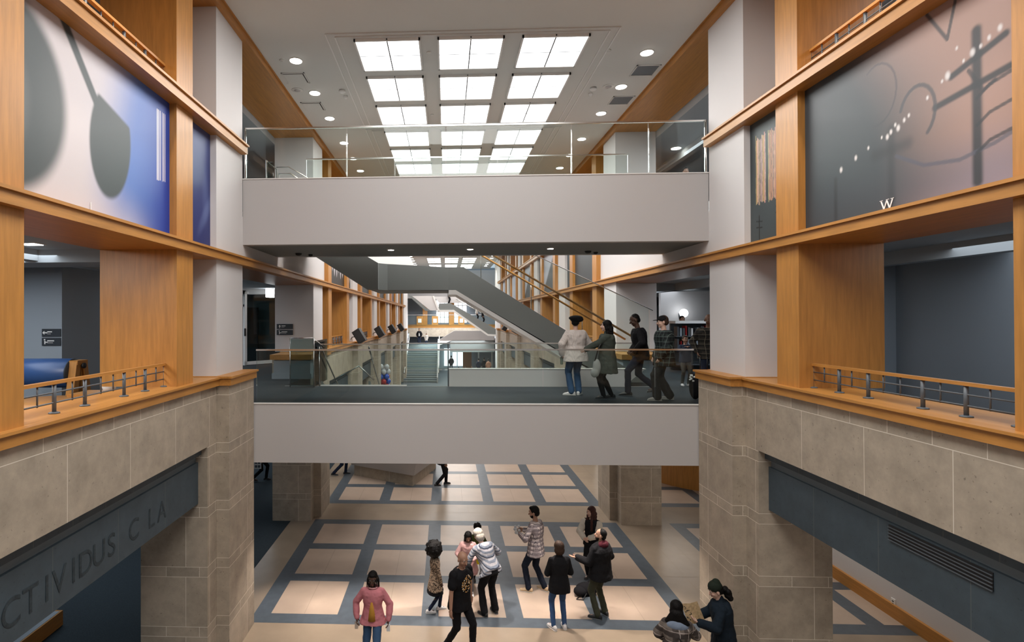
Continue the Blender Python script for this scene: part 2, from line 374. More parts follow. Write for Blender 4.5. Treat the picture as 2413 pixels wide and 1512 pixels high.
# ------------------------------------------------------------------ hall sides, mirrored about the hall axis
def mir(sx, *xs):
    """xs are the left-hand positions; mirrored about XC for the right side"""
    if sx < 0: return list(xs)
    return [2*.495-x for x in xs]
def sbx(sx, x0, x1, y0, y1, z0, z1, m):
    a, b = mir(sx, x0, x1); return bx(a, b, y0, y1, z0, z1, m)
NCOL = 6
for sx, side in ((-1, 'left'), (1, 'right')):
    # columns and the stone piers that carry them
    for k in range(0, NCOL+1):
        y0 = COLY(k); y1 = y0+1.2
        struct('wall_'+side, sbx(sx, -5.17, -4.0, y0, y1, -1.0, 5.45, PLAS if k != 1 else PLAS))
        mb = sbx(sx, -5.14, -4.0, y0-.36, y1, G, -1.16, STONE)
        a, b = mir(sx, -4.0, -3.78); mb.box(a, b, y0, y1, E+G, E-1.16, STONE)
        if k > 0: a, b = mir(sx, -5.14, -4.0); mb.box(a, b, y1, y1+.36, E+G, E-1.16, STONE)
        else: a, b = mir(sx, -5.14, -4.0); mb.box(a, b, y1, y1+.36, E+G, E-2.85, STONE)
        struct('wall_'+side, mb)
        lm = MB()                                                        # wooden cap around the pier
        a, b = mir(sx, -5.0, -3.73); lm.box(a, b, y0-.05, y1+.03, E-1.16, E-1.035, WH)
        a, b = mir(sx, -5.0, -3.70); lm.box(a, b, y0-.08, y1+.06, E-1.035, E-1.0, WH)
        struct('trim_3', lm)
    # bays: k=-1 is the one beside the camera; bay 0 (behind the bridges) is open at the second level
    for k in list(range(-1, NCOL)):
        ya = COLY(k)+1.2; yb = COLY(k+1)
        if k < 0: ya = -2.0
        near = (ya+.87, ya+1.38); far = (yb-1.38, yb-.87)
        if k < 0: near = (4.42, 4.94)
        # beams
        def beam(z0, z1, xf, name, y0=ya-.0, y1=yb+1.2):
            m = MB(); a, b = mir(sx, -5.17, xf); m.box(a, b, y0, y1, E+z0, E+z1-.035, WH)
            a, b = mir(sx, -5.17, xf+.035); m.box(a, b, y0, y1, E+z1-.035, E+z1, WH); return struct(name, m)
        beam(1.03, 1.19, -3.9, 'trim_4')
        if k != 0: beam(3.2, 3.375, -3.87, 'trim_5', ya, yb+(1.14 if k < 0 else 1.2))
        beam(5.45, 5.62, -3.92, 'trim_6', ya, yb+1.2)
        if k != 0:
            # stone spandrel, recessed lintel, sill
            o_a = ya+.36 if k >= 0 else -2; o_b = yb-.36
            mb = sbx(sx, -4.157, -4.0, o_a, o_b, -2.145, -1.162, STONE)
            struct('wall_'+side, mb)
            lint = sbx(sx, -5.12, -4.158, o_a, o_b, -3.09, -2.40, SLATE)
            a, b = mir(sx, -5.12, -4.2); lint.box(a, b, o_a, o_b, E-2.42, E-2.2, PLASD)
            a, b = mir(sx, -5.12, -4.1); lint.box(a, b, o_a, o_b, E-2.27, E-2.146, SLATE)
            struct('wall_'+side, lint)
            sm = MB(); a, b = mir(sx, -4.75, -3.93); sm.box(a, b, ya, yb-.055, E-1.16, E-1.04, WH)
            a, b = mir(sx, -4.78, -3.895); sm.box(a, b, ya, yb-.085, E-1.04, E-1.01, WH)
            struct('trim_7', sm)
            struct('wall_'+side, sbx(sx, -4.7, -4.161, ya, yb, L2, -1.16, PLASB))
            # posts and deep timber reveals
            for (p0, p1) in (near, far):
                struct('trim_8', sbx(sx, -5.17, -4.0, p0, p1, -1.01, 1.03, WV))
                struct('trim_8', sbx(sx, -4.3, -4.0, p0, p1, 1.19, 3.2, WV))
                struct('trim_8', sbx(sx, -5.17, -4.0, p0, p1, 3.375, 5.45, WV))
            struct('wall_'+side, sbx(sx, -4.9, -4.14, ya, yb, 1.19, 3.2, PLAS))
        else:
            struct('wall_'+side, sbx(sx, -4.9, -4.0, ya, yb, 1.19, 2.0, PLAS))
            struct('trim_8', sbx(sx, -5.17, -4.0, ya+.02, yb, 1.0, 1.03, WD))
    # low pedestal with a wooden cap in front of the second column
    struct('wall_'+side, sbx(sx, -4.78, -3.76, 14.7, 15.68, L2, -1.16, PLASB))
    struct('baseboard_'+side, sbx(sx, -4.82, -3.72, 14.66, 15.68, L2, L2+.15, PLASB))
    struct('trim_3', sbx(sx, -4.86, -3.70, 14.62, 15.68, -1.14, -1.0, WH))
# far end: the hall narrows to a cross gallery
struct('wall_left', bx(-5.2, -4.0, COLY(6)+1.2, 55.5, G, ZC, PLAS)); struct('wall_right', bx(5.0, 6.2, COLY(6)+1.2, 55.5, G, ZC, PLAS))

# ------------------------------------------------------------------ bridges
def railing_panes(root, x0, x1, y, zb, zt, joints, railm=STEEL, rail_r=.018):
    xs = [x0]+list(joints)+[x1]
    for a, b in zip(xs[:-1], xs[1:]):
        bx(a+.008, b-.008, y-.008, y+.008, zb, zt-.01, GLS).build('glass_pane', root)
    MB().box(x0, x1, y-.018, y+.018, E+zt-.018, E+zt+.012, railm).build('top_rail', root)
def bridge(name, zt, zb, xa, xb, yb, label):
    t = thing(name, (XC, 10.43, E+zb), label, 'bridge')
    bx(xa, xb, 10.43, 10.6, zb, zt, FASC).build('front_fascia', t)
    bx(xa, xb, yb-.17, yb, zb, zt+(.0 if zt > 0 else 0), FASC).build('rear_fascia', t)
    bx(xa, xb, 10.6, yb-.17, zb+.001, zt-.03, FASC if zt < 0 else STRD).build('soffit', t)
    bx(xa, xb, 10.52, yb-.1, zt-.03, zt+.005, CARPB).build('carpet', t)
    bx(xa, xb, 10.415, 10.47, zt-.005, zt+.012, WHITE).build('edge_strip', t)
    return t
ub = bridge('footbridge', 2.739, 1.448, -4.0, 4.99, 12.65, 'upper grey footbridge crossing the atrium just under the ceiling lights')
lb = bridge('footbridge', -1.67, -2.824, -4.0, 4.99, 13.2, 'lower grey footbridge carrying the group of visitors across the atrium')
for (name, xa, xb, y, zb, zt, jo, label) in (
    ('glass_railing', -3.96, 4.96, 10.50, 2.739, 3.76, (-1.95, .0, 2.43, 3.9), 'clear glass railing along the near edge of the upper footbridge'),
    ('glass_railing', -3.3, 4.2, 12.58, 2.739, 3.76, (-1.2, 1.2, 2.9), 'glass railing along the far edge of the upper footbridge'),
    ('glass_railing', -3.76, 4.72, 10.50, -1.67, -.62, (1.86, 4.0), 'clear glass railing in front of the people on the lower footbridge'),
    ('glass_railing', -1.0, 4.74, 13.14, -1.25, -.62, (0.05, 1.3, 2.9), 'low glass railing on the white kerb behind the people')):
    t = thing(name, ((xa+xb)/2, y, E+zb), label, 'railing'); railing_panes(t, xa, xb, y, zb, zt, jo)
    if zt > 0 and y < 11: MB().tube([(xa, y-.045, E+zb-.35), (xa, y-.045, E+zt)], .02, STEEL).build('end_post', t); MB().tube([(xb, y-.045, E+zb-.35), (xb, y-.045, E+zt)], .02, STEEL).build('end_post', t)
for x in (-2.75, -1.1, .55, 2.2, 3.7):
    MB().lathe([(.085, -.012), (.09, -.006), (.09, .004)], (x, 11.15, E-2.826), LAMPM, 18).build('soffit_light', lb)
for i, x in enumerate((-1.17, .505, 2.18)):
    t = thing('bridge_downlight', (x, 11.35, E+1.44), 'round recessed downlight under the upper footbridge, '+('left of the three', 'middle of the three', 'right of the three')[i], 'ceiling light', 'downlights under the upper bridge')
    MB().lathe([(.075, -.012), (.085, -.01), (.085, .003)], (x, 11.35, E+1.448), WHITE).build('trim_ring', t)
    MB().lathe([(.06, -.016), (.06, -.011)], (x, 11.35, E+1.448), LAMPM).build('diffuser', t)
for x, lab in ((-3.3, 'dark smoke detector under the left end of the upper footbridge'), (3.1, 'dark detector pair under the right end of the upper footbridge')):
    t = thing('smoke_detector', (x, 11.9, E+1.42), lab, 'smoke detector')
    MB().lathe([(.03, -.05), (.06, -.035), (.075, 0)], (x, 11.9, E+1.447), BLK, 14).build('housing', t)
    MB().lathe([(.02, -.045), (.045, -.03), (.05, 0)], (x+.22, 12.1, E+1.447), BLK, 14).build('sensor', t)
# kerb behind the lower bridge
t = thing('kerb', (2.2, 13.1, E+L2), 'low white kerb wall along the far edge of the lower footbridge', 'kerb')
MB().prism([(.06, E+L2), (4.25, E+L2), (4.45, E+L2+.2), (4.74, E+L2+.43), (.06, E+L2+.43)], 1, 13.05, 13.2, WHITE).build('wall', t)
bx(.05, 4.75, 13.03, 13.22, -1.245, -1.232, WHITE).build('cap', t)

# ------------------------------------------------------------------ luminous ceiling panels
rows = [('first', 10.70), ('second', 12.386), ('third', 14.07), ('fourth', 16.02), ('fifth', 17.70), ('sixth', 19.38)]
def skylight(i, y, label, group):
    x = -1.847+i*1.686; c = 1.34
    t = thing('ceiling_light_panel', (x+c/2, y+c/2, E+ZC), label, 'ceiling light', group)
    f = MB(); z0, z1 = E+ZC-.05, E+ZC+.002
    f.box(x, x+.035, y, y+c, z0, z1, WHITE); f.box(x+c-.035, x+c, y, y+c, z0, z1, WHITE)
    f.box(x, x+c, y, y+.035, z0, z1, WHITE); f.box(x, x+c, y+c-.035, y+c, z0, z1, WHITE)
    f.box(x+c/2-.012, x+c/2+.012, y, y+c, z0+.01, z1, GMET); f.box(x, x+c, y+c/2-.006, y+c/2+.006, z0+.014, z1, GMET)
    f.build('frame', t)
    MB().box(x+.03, x+c-.03, y+.03, y+c-.03, E+ZC-.03, E+ZC-.012, LITE).build('diffuser', t)
for n, y in rows:
    for i in range(3):
        skylight(i, y, 'square white luminous ceiling panel, %s in the %s row from the near end' % (('left', 'middle', 'right')[i], n), 'luminous ceiling panels near the bridge')
for bi, b in enumerate((50.0, 56.2)):
    for j in range(3):
        for i in range(3):
            skylight(i, b+j*1.686, 'tiny distant luminous ceiling panel seen under the upper footbridge, %s column, %s block, %s row' % (('left', 'middle', 'right')[i], ('nearer', 'farther')[bi], ('near', 'middle', 'far')[j]), 'distant luminous ceiling panels')
for y in (10.48, 15.85):
    for (a, b, q) in ((-2.37, 3.38, 0), (-2.2, 3.21, .12)):
        m = MB(); z = E+ZC-.02; y0 = y+q; y1 = y+5.15-q
        m.box(a-.012, a+.012, y0, y1, z, E+ZC+.01, WHITE); m.box(b-.012, b+.012, y0, y1, z, E+ZC+.01, WHITE)
        m.box(a, b, y0-.012, y0+.012, z, E+ZC+.01, CEIL) ; m.box(a, b, y1-.012, y1+.012, z, E+ZC+.01, WHITE)
        struct('trim_9', m)
def downlight(x, y, z, label, group='round downlights in the hall ceiling', r=.125, glow=None):
    t = thing('downlight', (x, y, E+z), label, 'ceiling light', group)
    MB().lathe([(r*1.05, -.012), (r*1.2, -.01), (r*1.2, .004)], (x, y, E+z), WHITE, 20).build('trim_ring', t)
    MB().lathe([(r, -.02), (r, -.0125)], (x, y, E+z), glow or LAMPM, 20).build('diffuser', t)
nm = ('nearest', 'second', 'third', 'fourth', 'fifth', 'sixth')
for i, y in enumerate((11.54, 13.22, 14.92, 17.04, 18.72, 20.3)):
    downlight(-3.25, y, ZC, 'round warm ceiling downlight on the left side of the hall, %s from the camera' % nm[i])
    downlight(4.26, y, ZC, 'round warm ceiling downlight on the right side of the hall, %s from the camera' % nm[i])
for i, y in enumerate((49, 50.8, 52.6, 55, 56.7, 58.4)):
    for sx, x in (('left', -3.25), ('right', 4.26)):
        downlight(x, y, ZC, 'tiny far downlight on the %s of the distant ceiling, %s from the near end' % (sx, nm[i]), 'distant downlights', .16)
def vent(x, y, dark, label):
    t = thing('ceiling_vent', (x, y, E+ZC), label, 'vent')
    m = MB(); a = .27; z = E+ZC
    for (x0, x1, y0, y1) in ((-a, a, -a, -a+.03), (-a, a, a-.03, a), (-a, -a+.03, -a, a), (a-.03, a, -a, a)): m.box(x+x0, x+x1, y+y0, y+y1, z-.015, z+.002, CEIL)
    m.build('frame', t)
    if dark:
        MB().box(x-.24, x+.24, y-.24, y+.24, z-.006, z-.002, GMET).build('grille', t)
    else:
        MB().box(x-.24, x+.24, y-.24, y+.24, z-.004, z-.001, BLK).build('slot', t); MB().box(x-.235, x+.215, y-.215, y+.24, z-.02, z-.012, CEIL).build('plate', t)
vent(-3.49, 12.37, 0, 'square plate air diffuser on the left, nearer of the two'); vent(-3.5, 14.05, 0, 'square plate air diffuser on the left, farther of the two')
vent(4.52, 12.37, 1, 'dark square return grille on the right, nearer of the two'); vent(4.52, 14.05, 1, 'dark square return grille on the right, farther of the two')
for x, y, lab in ((-3.64, 13.04, 'round flush ceiling speaker between the two left air diffusers'), (3.95, 13.2, 'round flush ceiling speaker beside the right smoke detector')):
    t = thing('ceiling_speaker', (x, y, E+ZC), lab, 'speaker'); MB().lathe([(.13, -.012), (.14, 0)], (x, y, E+ZC), CEIL, 20).build('ring', t); MB().lathe([(.075, -.016), (.075, -.012)], (x, y, E+ZC), FASC, 20).build('grille', t)
for x, y, lab in ((-2.54, 13.1, 'small white smoke detector on the ceiling left of the light panels'), (3.6, 13.25, 'small white smoke detector on the ceiling right of the light panels')):
    t = thing('smoke_detector', (x, y, E+ZC), lab, 'smoke detector')
    MB().lathe([(.05, -.07), (.085, -.045), (.085, -.03), (.06, -.028), (.075, 0)], (x, y, E+ZC), WHITE, 16).build('housing', t)
    MB().lathe([(.06, -.043), (.075, -.04)], (x, y, E+ZC), BLK, 16).build('vent_ring', t)
    MB().lathe([(.03, -.07), (.055, -.03), (.055, 0)], (x+.02, y+.35, E+ZC), WHITE, 16).build('sensor', t)
for x, y, lab in ((-.35, 11.31, 'tiny round ceiling cap between the left and middle panels, nearer'), (-.38, 14.8, 'tiny round ceiling cap between the left and middle panels, farther'), (-3.55, 11.5, 'tiny round ceiling cap near the left wooden cornice'), (3.42, 11.4, 'tiny round ceiling cap right of the light panels')):
    tag(MB().lathe([(.04, -.02), (.05, -.012), (.05, .002)], (x, y, E+ZC), CEIL, 14).build('sprinkler_cap'), lab, 'sprinkler cap')

# ------------------------------------------------------------------ painted panels between the beams
def smooth(e0, e1, x):
    t = np.clip((x-e0)/(e1-e0), 0, 1); return t*t*(3-2*t)
PAINT, _nt, _b = newmat('mural_paint')
_a = _nt.nodes.new('ShaderNodeVertexColor'); _a.layer_name = 'paint'; _nt.links.new(_a.outputs[0], _b.inputs['Base Color']); _b.inputs['Roughness'].default_value = .45
def lin(c): c = np.array(c, float)/255; return np.where(c > .04045, ((c+.055)/1.055)**2.4, c/12.92)
def mix(a, b, t): t = t[..., None]; return a*(1-t)+b*t
def mural(x, y0, y1, z0, z1, fn, label, facing, name='mural', nu=260, nv=170, th=.03, group=None):
    """canvas in the plane X=x; fn gets s (0 near the camera .. 1 far) and h (0 bottom .. 1 top)"""
    w = y1-y0; s, h = np.meshgrid(np.linspace(0, 1, nu+1), np.linspace(0, 1, nv+1))
    vs = [(x, y0+w*a, E+z0+(z1-z0)*b) for a, b in zip(s.ravel(), h.ravel())]
    fs = []
    for j in range(nv):
        for i in range(nu):
            a = j*(nu+1)+i; q = (a, a+1, a+nu+2, a+nu+1); fs.append(q if facing < 0 else q[::-1])
    col = fn(s.ravel(), h.ravel(), w, z1-z0)
    me = bpy.data.meshes.new(name); me.from_pydata(vs, [], fs); me.materials.append(PAINT)
    ca = me.color_attributes.new('paint', 'FLOAT_COLOR', 'POINT')
    d = np.ones((len(vs), 4), np.float32); d[:, :3] = col; ca.data.foreach_set('color', d.ravel())
    o = bpy.data.objects.new('canvas', me)
    t = thing(name, (x, (y0+y1)/2, E+z0), label, 'mural', group)
    me.name = 'canvas'; link(o, t)
    MB().box(x+.002*facing, x+th*facing, y0, y1, E+z0, E+z1, DARK).build('backing', t)
    return t
def ell(s, h, cx, cy, rx, ry, soft, rot=0):
    dx, dy = s-cx, h-cy; c, sn = math.cos(rot), math.sin(rot); u = (dx*c+dy*sn)/rx; v = (-dx*sn+dy*c)/ry
    d = np.sqrt(u*u+v*v); return 1-smooth(1-soft, 1+soft, d)
def seg(s, h, a, b, w, soft):
    a = np.array(a); b = np.array(b); d = b-a; L = d@d
    t = np.clip(((s-a[0])*d[0]+(h-a[1])*d[1])/L, 0, 1); px, py = a[0]+t*d[0], a[1]+t*d[1]
    r = np.sqrt((s-px)**2+(h-py)**2); return 1-smooth(w*(1-soft), w*(1+soft), r)
# metric coordinates: u = metres from the near edge, v = metres from the bottom
def paint_left(s, h, w, H):
    u, v = s*w, h*H
    base = mix(lin((205, 196, 198)), lin((196, 190, 200)), smooth(.8, 1.8, u))
    base = mix(base, lin((70, 110, 185)), smooth(1.15, 2.1, u-.25*v+.35)*smooth(.15, 1.2, v+u*.3)*.95)
    base = mix(base, lin((24, 58, 150)), smooth(1.9, 2.9, u+.12*(1-v)))
    dk = lin((62, 70, 72)); tone = lin((92, 96, 96))
    ring = ell(u, v, -.15, 1.0, .86, .98, .1); inner = ell(u, v, -.3, .95, .46, .62, .25)
    base = mix(base, mix(np.broadcast_to(dk, base.shape), tone, smooth(.2, .8, u)*.6), ring)
    base = mix(base, tone*1.25, inner*(1-ell(u, v, -.38, .95, .34, .5, .2))*.8)
    base = mix(base, dk, seg(u, v, (.62, 2.1), (1.25, 1.32), .06, .35))
    base = mix(base, dk, ell(u, v, 1.50, .98, .40, .70, .06, -.10)*(1-smooth(1.38, 1.44, v+.3*(u-1.5))))
    for c, ww in ((2.55, .018), (2.585, .012), (2.63, .02), (2.69, .012), (2.73, .02), (2.765, .01)):
        base = mix(base, lin((232, 225, 226)), ((abs(u-c) < ww*.7) & (v > .78+(u-2.5)*.12) & (v < 1.8)).astype(float)*.95)
    return base
def paint_blue(s, h, w, H):
    base = mix(np.broadcast_to(lin((30, 42, 105)), s.shape+(3,)), lin((62, 72, 120)), smooth(.45, 1, h))
    return mix(base, lin((95, 110, 160)), ell(s, h, .8, .3, .3, .06, .7, .5)*.5+ell(s, h, .8, .45, .12, .2, .8)*.3)
def curve(u, v, pts, w, soft=.35):
    r = np.zeros_like(u)
    for a, b in zip(pts[:-1], pts[1:]): r = np.maximum(r, seg(u, v, a, b, w, soft))
    return r
def arc(cx, cy, r0, a0, a1, n=14, ry=None): return [(cx+r0*math.cos(math.radians(a0+(a1-a0)*i/n)), cy+(ry or r0)*math.sin(math.radians(a0+(a1-a0)*i/n))) for i in range(n+1)]
def paint_right(s, h, w, H):
    u, v = s*w, h*H
    g = smooth(.55, 2.0, u-.28*(v-1)+.25*np.sin(v*1.7))
    base = mix(np.broadcast_to(lin((178, 143, 130)), s.shape+(3,)), lin((58, 66, 72)), g)
    base = mix(base, lin((150, 145, 165)), (1-smooth(0, .75, v))*(1-g)*.75)
    base = mix(base, lin((72, 76, 84)), ell(u, v, 1.55, .2, 1.1, .3, .8)*.5)
    dk = lin((44, 48, 54))
    for a, b, ww, so in (((.42, 1.55), (.42, .1), .05, .5), ((.15, 1.38), (.68, 1.22), .035, .5), ((.02, 1.08), (.86, .98), .035, .5), ((1.42, .95), (1.42, .05), .05, .9), ((1.2, .72), (1.65, .72), .06, .9), ((2.3, .6), (2.3, .05), .03, .9)):
        base = mix(base, dk, seg(u, v, a, b, ww, so)*(.95 if ww < .05 or so < .6 else .55))
    base = mix(base, lin((66, 70, 76)), curve(u, v, arc(1.08, 1.0, .22, 20, 235, ry=.3), .02)*.8)
    base = mix(base, lin((60, 62, 68)), curve(u, v, arc(1.62, 1.42, .28, 60, 280, ry=.36), .012)*.6)
    base = mix(base, lin((84, 88, 104)), curve(u, v, [(1.35, .62), (1.0, .42), (.6, .36), (.25, .42), (0, .5)], .02)*.7)
    for y in (.98, .72, .46): base = mix(base, dk, curve(u, v, [(.42, y-.08), (.3, y), (.0, y+.06)], .017)*.8)
    base = mix(base, dk, curve(u, v, [(.5, 1.2), (.36, .95), (.25, 1.0)], .02)*.8)
    base = mix(base, dk, curve(u, v, [(.95, 2.0), (.72, 1.62), (.62, 2.0)], .018)*.85)
    for a, b, r in ((.05, 1.5, .02), (.2, 1.46, .02), (.3, 1.42, .016), (.38, 1.38, .014), (.46, 1.36, .024), (.55, 1.32, .012), (.72, 1.25, .026), (.78, 1.22, .012), (.95, 1.12, .014), (1.18, 1.02, .014), (1.24, .99, .016), (1.32, .93, .022), (1.36, .98, .014), (1.42, .92, .018), (1.47, .88, .02), (1.55, .9, .012), (1.75, .84, .014), (1.95, .78, .02), (2.2, .7, .022), (.62, 1.48, .012)):
        base = mix(base, lin((235, 228, 226)), ell(u, v, a, b, r, r*1.5, .6))
    return base*.82
def paint_right_small(s, h, w, H):
    base = mix(np.broadcast_to(lin((52, 60, 62)), s.shape+(3,)), lin((68, 78, 82)), smooth(.3, .9, 1-h)*.6)
    u, v = s*w, h*H
    rnd = np.random.RandomState(3)
    for c in np.concatenate([np.linspace(.12, .36, 12), np.linspace(.44, .7, 12)]):
        z0, z1 = .62+rnd.rand()*.06, 1.78-rnd.rand()*.1
        base = mix(base, lin((205-rnd.rand()*40, 170-rnd.rand()*50, 150-rnd.rand()*60)), ((abs(u-c-.004*np.sin(v*9)) < .006+rnd.rand()*.006) & (v > z0) & (v < z1)).astype(float))
    for c, t in ((.62, .45), (.1, .6)):
        base = mix(base, lin((25, 29, 30)), seg(u, v, (c, 0), (c, t), .012, .4)); base = mix(base, lin((25, 29, 30)), seg(u, v, (c-.08, t-.1), (c+.08, t-.08), .01, .4)); base = mix(base, lin((25, 29, 30)), seg(u, v, (c-.08, t-.2), (c+.08, t-.18), .01, .4))
    return base
murL = mural(-4.109, 4.94, 7.83, 1.19, 3.2, paint_left, 'large soft-edged mural fading from pale grey to deep blue beside the left posts', -1)
mural(-4.109, 8.34, 9.208, 1.19, 3.2, paint_blue, 'narrow deep blue mural strip between the left post and the near left column', -1, nu=60)
murR = mural(5.092, 4.94, 7.83, 1.19, 3.2, paint_right, 'large smoky slate and salmon mural above the right gallery', 1)
mural(5.092, 8.34, 9.208, 1.19, 3.2, paint_right_small, 'narrow dark mural strip with pale vertical lines beside the near right column', 1, nu=160)
def far_paint(kind):
    def f(s, h, w, H):
        if kind == 'teeth':
            b = np.broadcast_to(lin((200, 196, 202)), s.shape+(3,)).copy(); t = .33+.12*(np.sin(s*48)+.5*np.sin(s*31+1))
            return mix(b, lin((45, 45, 44)), 1-smooth(t-.02, t+.02, h))
        if kind == 'slate': return mix(np.broadcast_to(lin((58, 66, 70)), s.shape+(3,)), lin((80, 92, 105)), smooth(.4, 1, h))
        if kind == 'hill': return mix(np.broadcast_to(lin((50, 58, 62)), s.shape+(3,)), lin((165, 170, 182)), smooth(.0, .12, h-.95+s*.9))
        if kind == 'sky': return mix(np.broadcast_to(lin((150, 165, 195)), s.shape+(3,)), lin((190, 190, 200)), s)
        if kind == 'rust': return mix(np.broadcast_to(lin((150, 90, 70)), s.shape+(3,)), lin((70, 74, 80)), smooth(.3, .8, s))
        return np.broadcast_to(lin((64, 72, 78)), s.shape+(3,))
    return f
words = ('first', 'second', 'third', 'fourth', 'fifth')
for k in range(1, 6):
    y0 = COLY(k)+1.2
    for sx, sd, x, kinds in ((-1, 'left', -4.109, ('teeth', 'slate', 'slate', 'rust', 'slate')), (1, 'right', 5.092, ('slate', 'hill', 'hill', 'sky', 'sky'))):
        kd = kinds[k-1]
        desc = {'teeth': 'pale mural with a dark jagged lower edge', 'slate': 'dark slate mural', 'hill': 'mural of a dark slope under pale cloud', 'sky': 'pale blue mural', 'rust': 'rust and grey mural'}[kd]
        mural(x, y0+1.38, COLY(k+1)-1.38, 1.19, 3.2, far_paint(kd), desc+', %s bay beyond the bridges, %s wall' % (words[k-1], sd), sx, nu=120, nv=50, group='murals down the hall')
        mural(x, COLY(k+1)-.87, COLY(k+1)-.005, 1.19, 3.2, far_paint('slate' if k > 1 or sx > 0 else 'teeth'), 'narrow mural strip, %s bay beyond the bridges, %s wall' % (words[k-1], sd), sx, nu=20, nv=30, group='murals down the hall')
WLET = plain('painted_white_letter', (.85, .83, .82, 1), .5)
def text_obj(name, body, size, loc, rot, mat, parent, ext=.002, sx=1, align='CENTER'):
    cu = bpy.data.curves.new(name, 'FONT'); cu.body = body; cu.size = size; cu.extrude = ext; cu.align_x = align
    o = bpy.data.objects.new(name, cu); COL.objects.link(o); dg = bpy.context.evaluated_depsgraph_get()
    me = bpy.data.meshes.new_from_object(o.evaluated_get(dg)); bpy.data.objects.remove(o); me.materials.clear(); me.materials.append(mat)
    me.transform(Matrix.Translation(loc) @ Euler(rot).to_matrix().to_4x4() @ Matrix.Diagonal((sx, 1, 1, 1)))
    o = bpy.data.objects.new(name, me); link(o, parent); return o
text_obj('letter', 'W', .17, (5.088, 6.42, E+1.225), (PI/2, 0, -PI/2), WLET, murR)
g = MB()
for dy in (-.078, -.012, .078): g.box(5.085, 5.09, 6.42+dy-.022, 6.42+dy+.022, E+1.345, E+1.351, WLET)
g.build('letter_serif', murR)
text_obj('letter', 'I', .13, (-4.104, 6.05, E+1.26), (PI/2, 0, PI/2), WLET, murL)
# worn black lettering on the recessed left lintel
INK = plain('worn_black_ink', (.030, .042, .050, 1), .9, noise=.5, nscale=30)
t = thing('wall_lettering', (-4.157, 6.2, E-2.98), 'faint worn dark lettering on the slate lintel at lower left', 'lettering')
for ch, y in zip('ICTIVIDUS CLA', (4.75, 4.98, 5.22, 5.44, 5.62, 5.84, 6.04, 6.28, 6.52, 0, 7.0, 7.42, 7.7)):
    if ch != ' ': text_obj('letter', ch, .40, (-4.154, y, E-2.93), (PI/2, 0, PI/2), INK, t, .001, .9)

# ------------------------------------------------------------------ balcony rails on the sills
def balcony(sx, zs, label, posts, bals, xr, y0, y1, group=None):
    x = mir(sx, xr)[0]; zt = zs+.35
    t = thing('balcony_rail', (x, (y0+y1)/2, E+zs), label, 'railing', group)
    MB().box(x-.03, x+.03, y0-.05, y1+.05, E+zt-.035, E+zt, WH).build('wooden_handrail', t)
    for q in (.115, .225): MB().tube([(x, y0, E+zs+q), (x, y1, E+zs+q)], .009, GMET, 6).build('cross_rail', t)
    for y in posts:
        m = MB(); m.tube([(x, y, E+zs), (x, y, E+zt-.03)], .021, GMET, 10); m.lathe([(.055, 0), (.055, .012), (.03, .02)], (x, y, E+zs), GMET, 14); m.build('post', t)
    for y in bals: MB().tube([(x, y, E+zs+.1), (x, y, E+zt-.03)], .009, GMET, 6).build('baluster', t)
    return t
PO = (5.1, 5.6, 6.09, 6.85, 7.34, 7.85); BA = (5.36, 5.88, 6.38, 6.62, 7.12, 7.62)
balcony(-1, -1.01, 'low grey metal rail with wooden top on the near left gallery sill', PO, BA, -4.2, 4.96, 7.86)
balcony(1, -1.01, 'low grey metal rail with wooden top on the near right gallery sill', PO, BA, -4.2, 4.96, 7.86)
balcony(-1, 3.44, 'grey metal rail with wooden top on the upper left beam, cut by the frame top', PO, BA, -4.2, 4.96, 7.86)
balcony(1, 3.44, 'grey metal rail with wooden top on the upper right beam, cut by the frame top', PO, BA, -4.2, 4.96, 7.86)
for k in (1, 2):
    y0 = COLY(k)+1.2+1.45; 
    for sx, sd in ((-1, 'left'), (1, 'right')):
        balcony(sx, -1.01, 'small far balcony rail in the %s bay beyond the bridges, %s wall' % (words[k-1], sd), [y0+.1+i*.53 for i in range(6)], [y0+.36+i*.53 for i in range(5)], -4.2, y0, COLY(k+1)-1.45, 'far balcony rails')

# ------------------------------------------------------------------ the main stair behind the bridges
t = thing('staircase', (1.5, 14.7, E+L2), 'large grey staircase rising to the left behind the footbridges, with wooden handrails', 'stairs')
def zyx(p): return (p[0], E+p[1])
A_ = [(5.2, -1.67), (.445, 1.316), (.06, 1.31), (.06, .722), (.24, .722), (4.3, -1.67)]
for y, nme in ((14.0, 'outer_stringer'), (15.35, 'inner_stringer')):
    MB().prism([zyx(p) for p in A_], 1, y, y+.1, STRD).build(nme, t)
edge = MB(); edge.prism([zyx(p) for p in [(4.32, -1.74), (.24, .72), (.06, .72), (.06, .60), (.26, .60), (4.22, -1.8)]], 1, 13.995, 15.45, WHITE); edge.build('lit_underside', t)
# angled landing: three facets seen from the hall
top, bot = E+1.33, E+.70
pl = [(.06, 14.0), (-1.48, 13.5), (-1.92, 13.0), (-3.2, 13.0)]
m = MB()
m.add([(pl[0][0], pl[0][1], top-.02), (pl[1][0], pl[1][1], top+.03), (pl[1][0], pl[1][1], bot), (pl[0][0], pl[0][1], bot+.02)], [(0, 1, 2, 3)], STRD)
m.add([(pl[1][0], pl[1][1], top+.03), (-1.685, 13.27, top+.03), (-1.685, 13.27, bot), (pl[1][0], pl[1][1], bot)], [(0, 1, 2, 3)], STRD)
m.add([(-1.685, 13.27, top+.03), (-1.66, 13.02, top+.02), (-1.66, 13.02, bot), (-1.685, 13.27, bot)], [(0, 1, 2, 3)], STRD)
m.build('landing_front', t)
m = MB(); m.prism([(.06, 14.02), (-1.48, 13.52), (-1.9, 13.1), (-1.9, 15.4), (.06, 15.4)], 2, bot, bot+.3, STRD); m.build('landing', t)
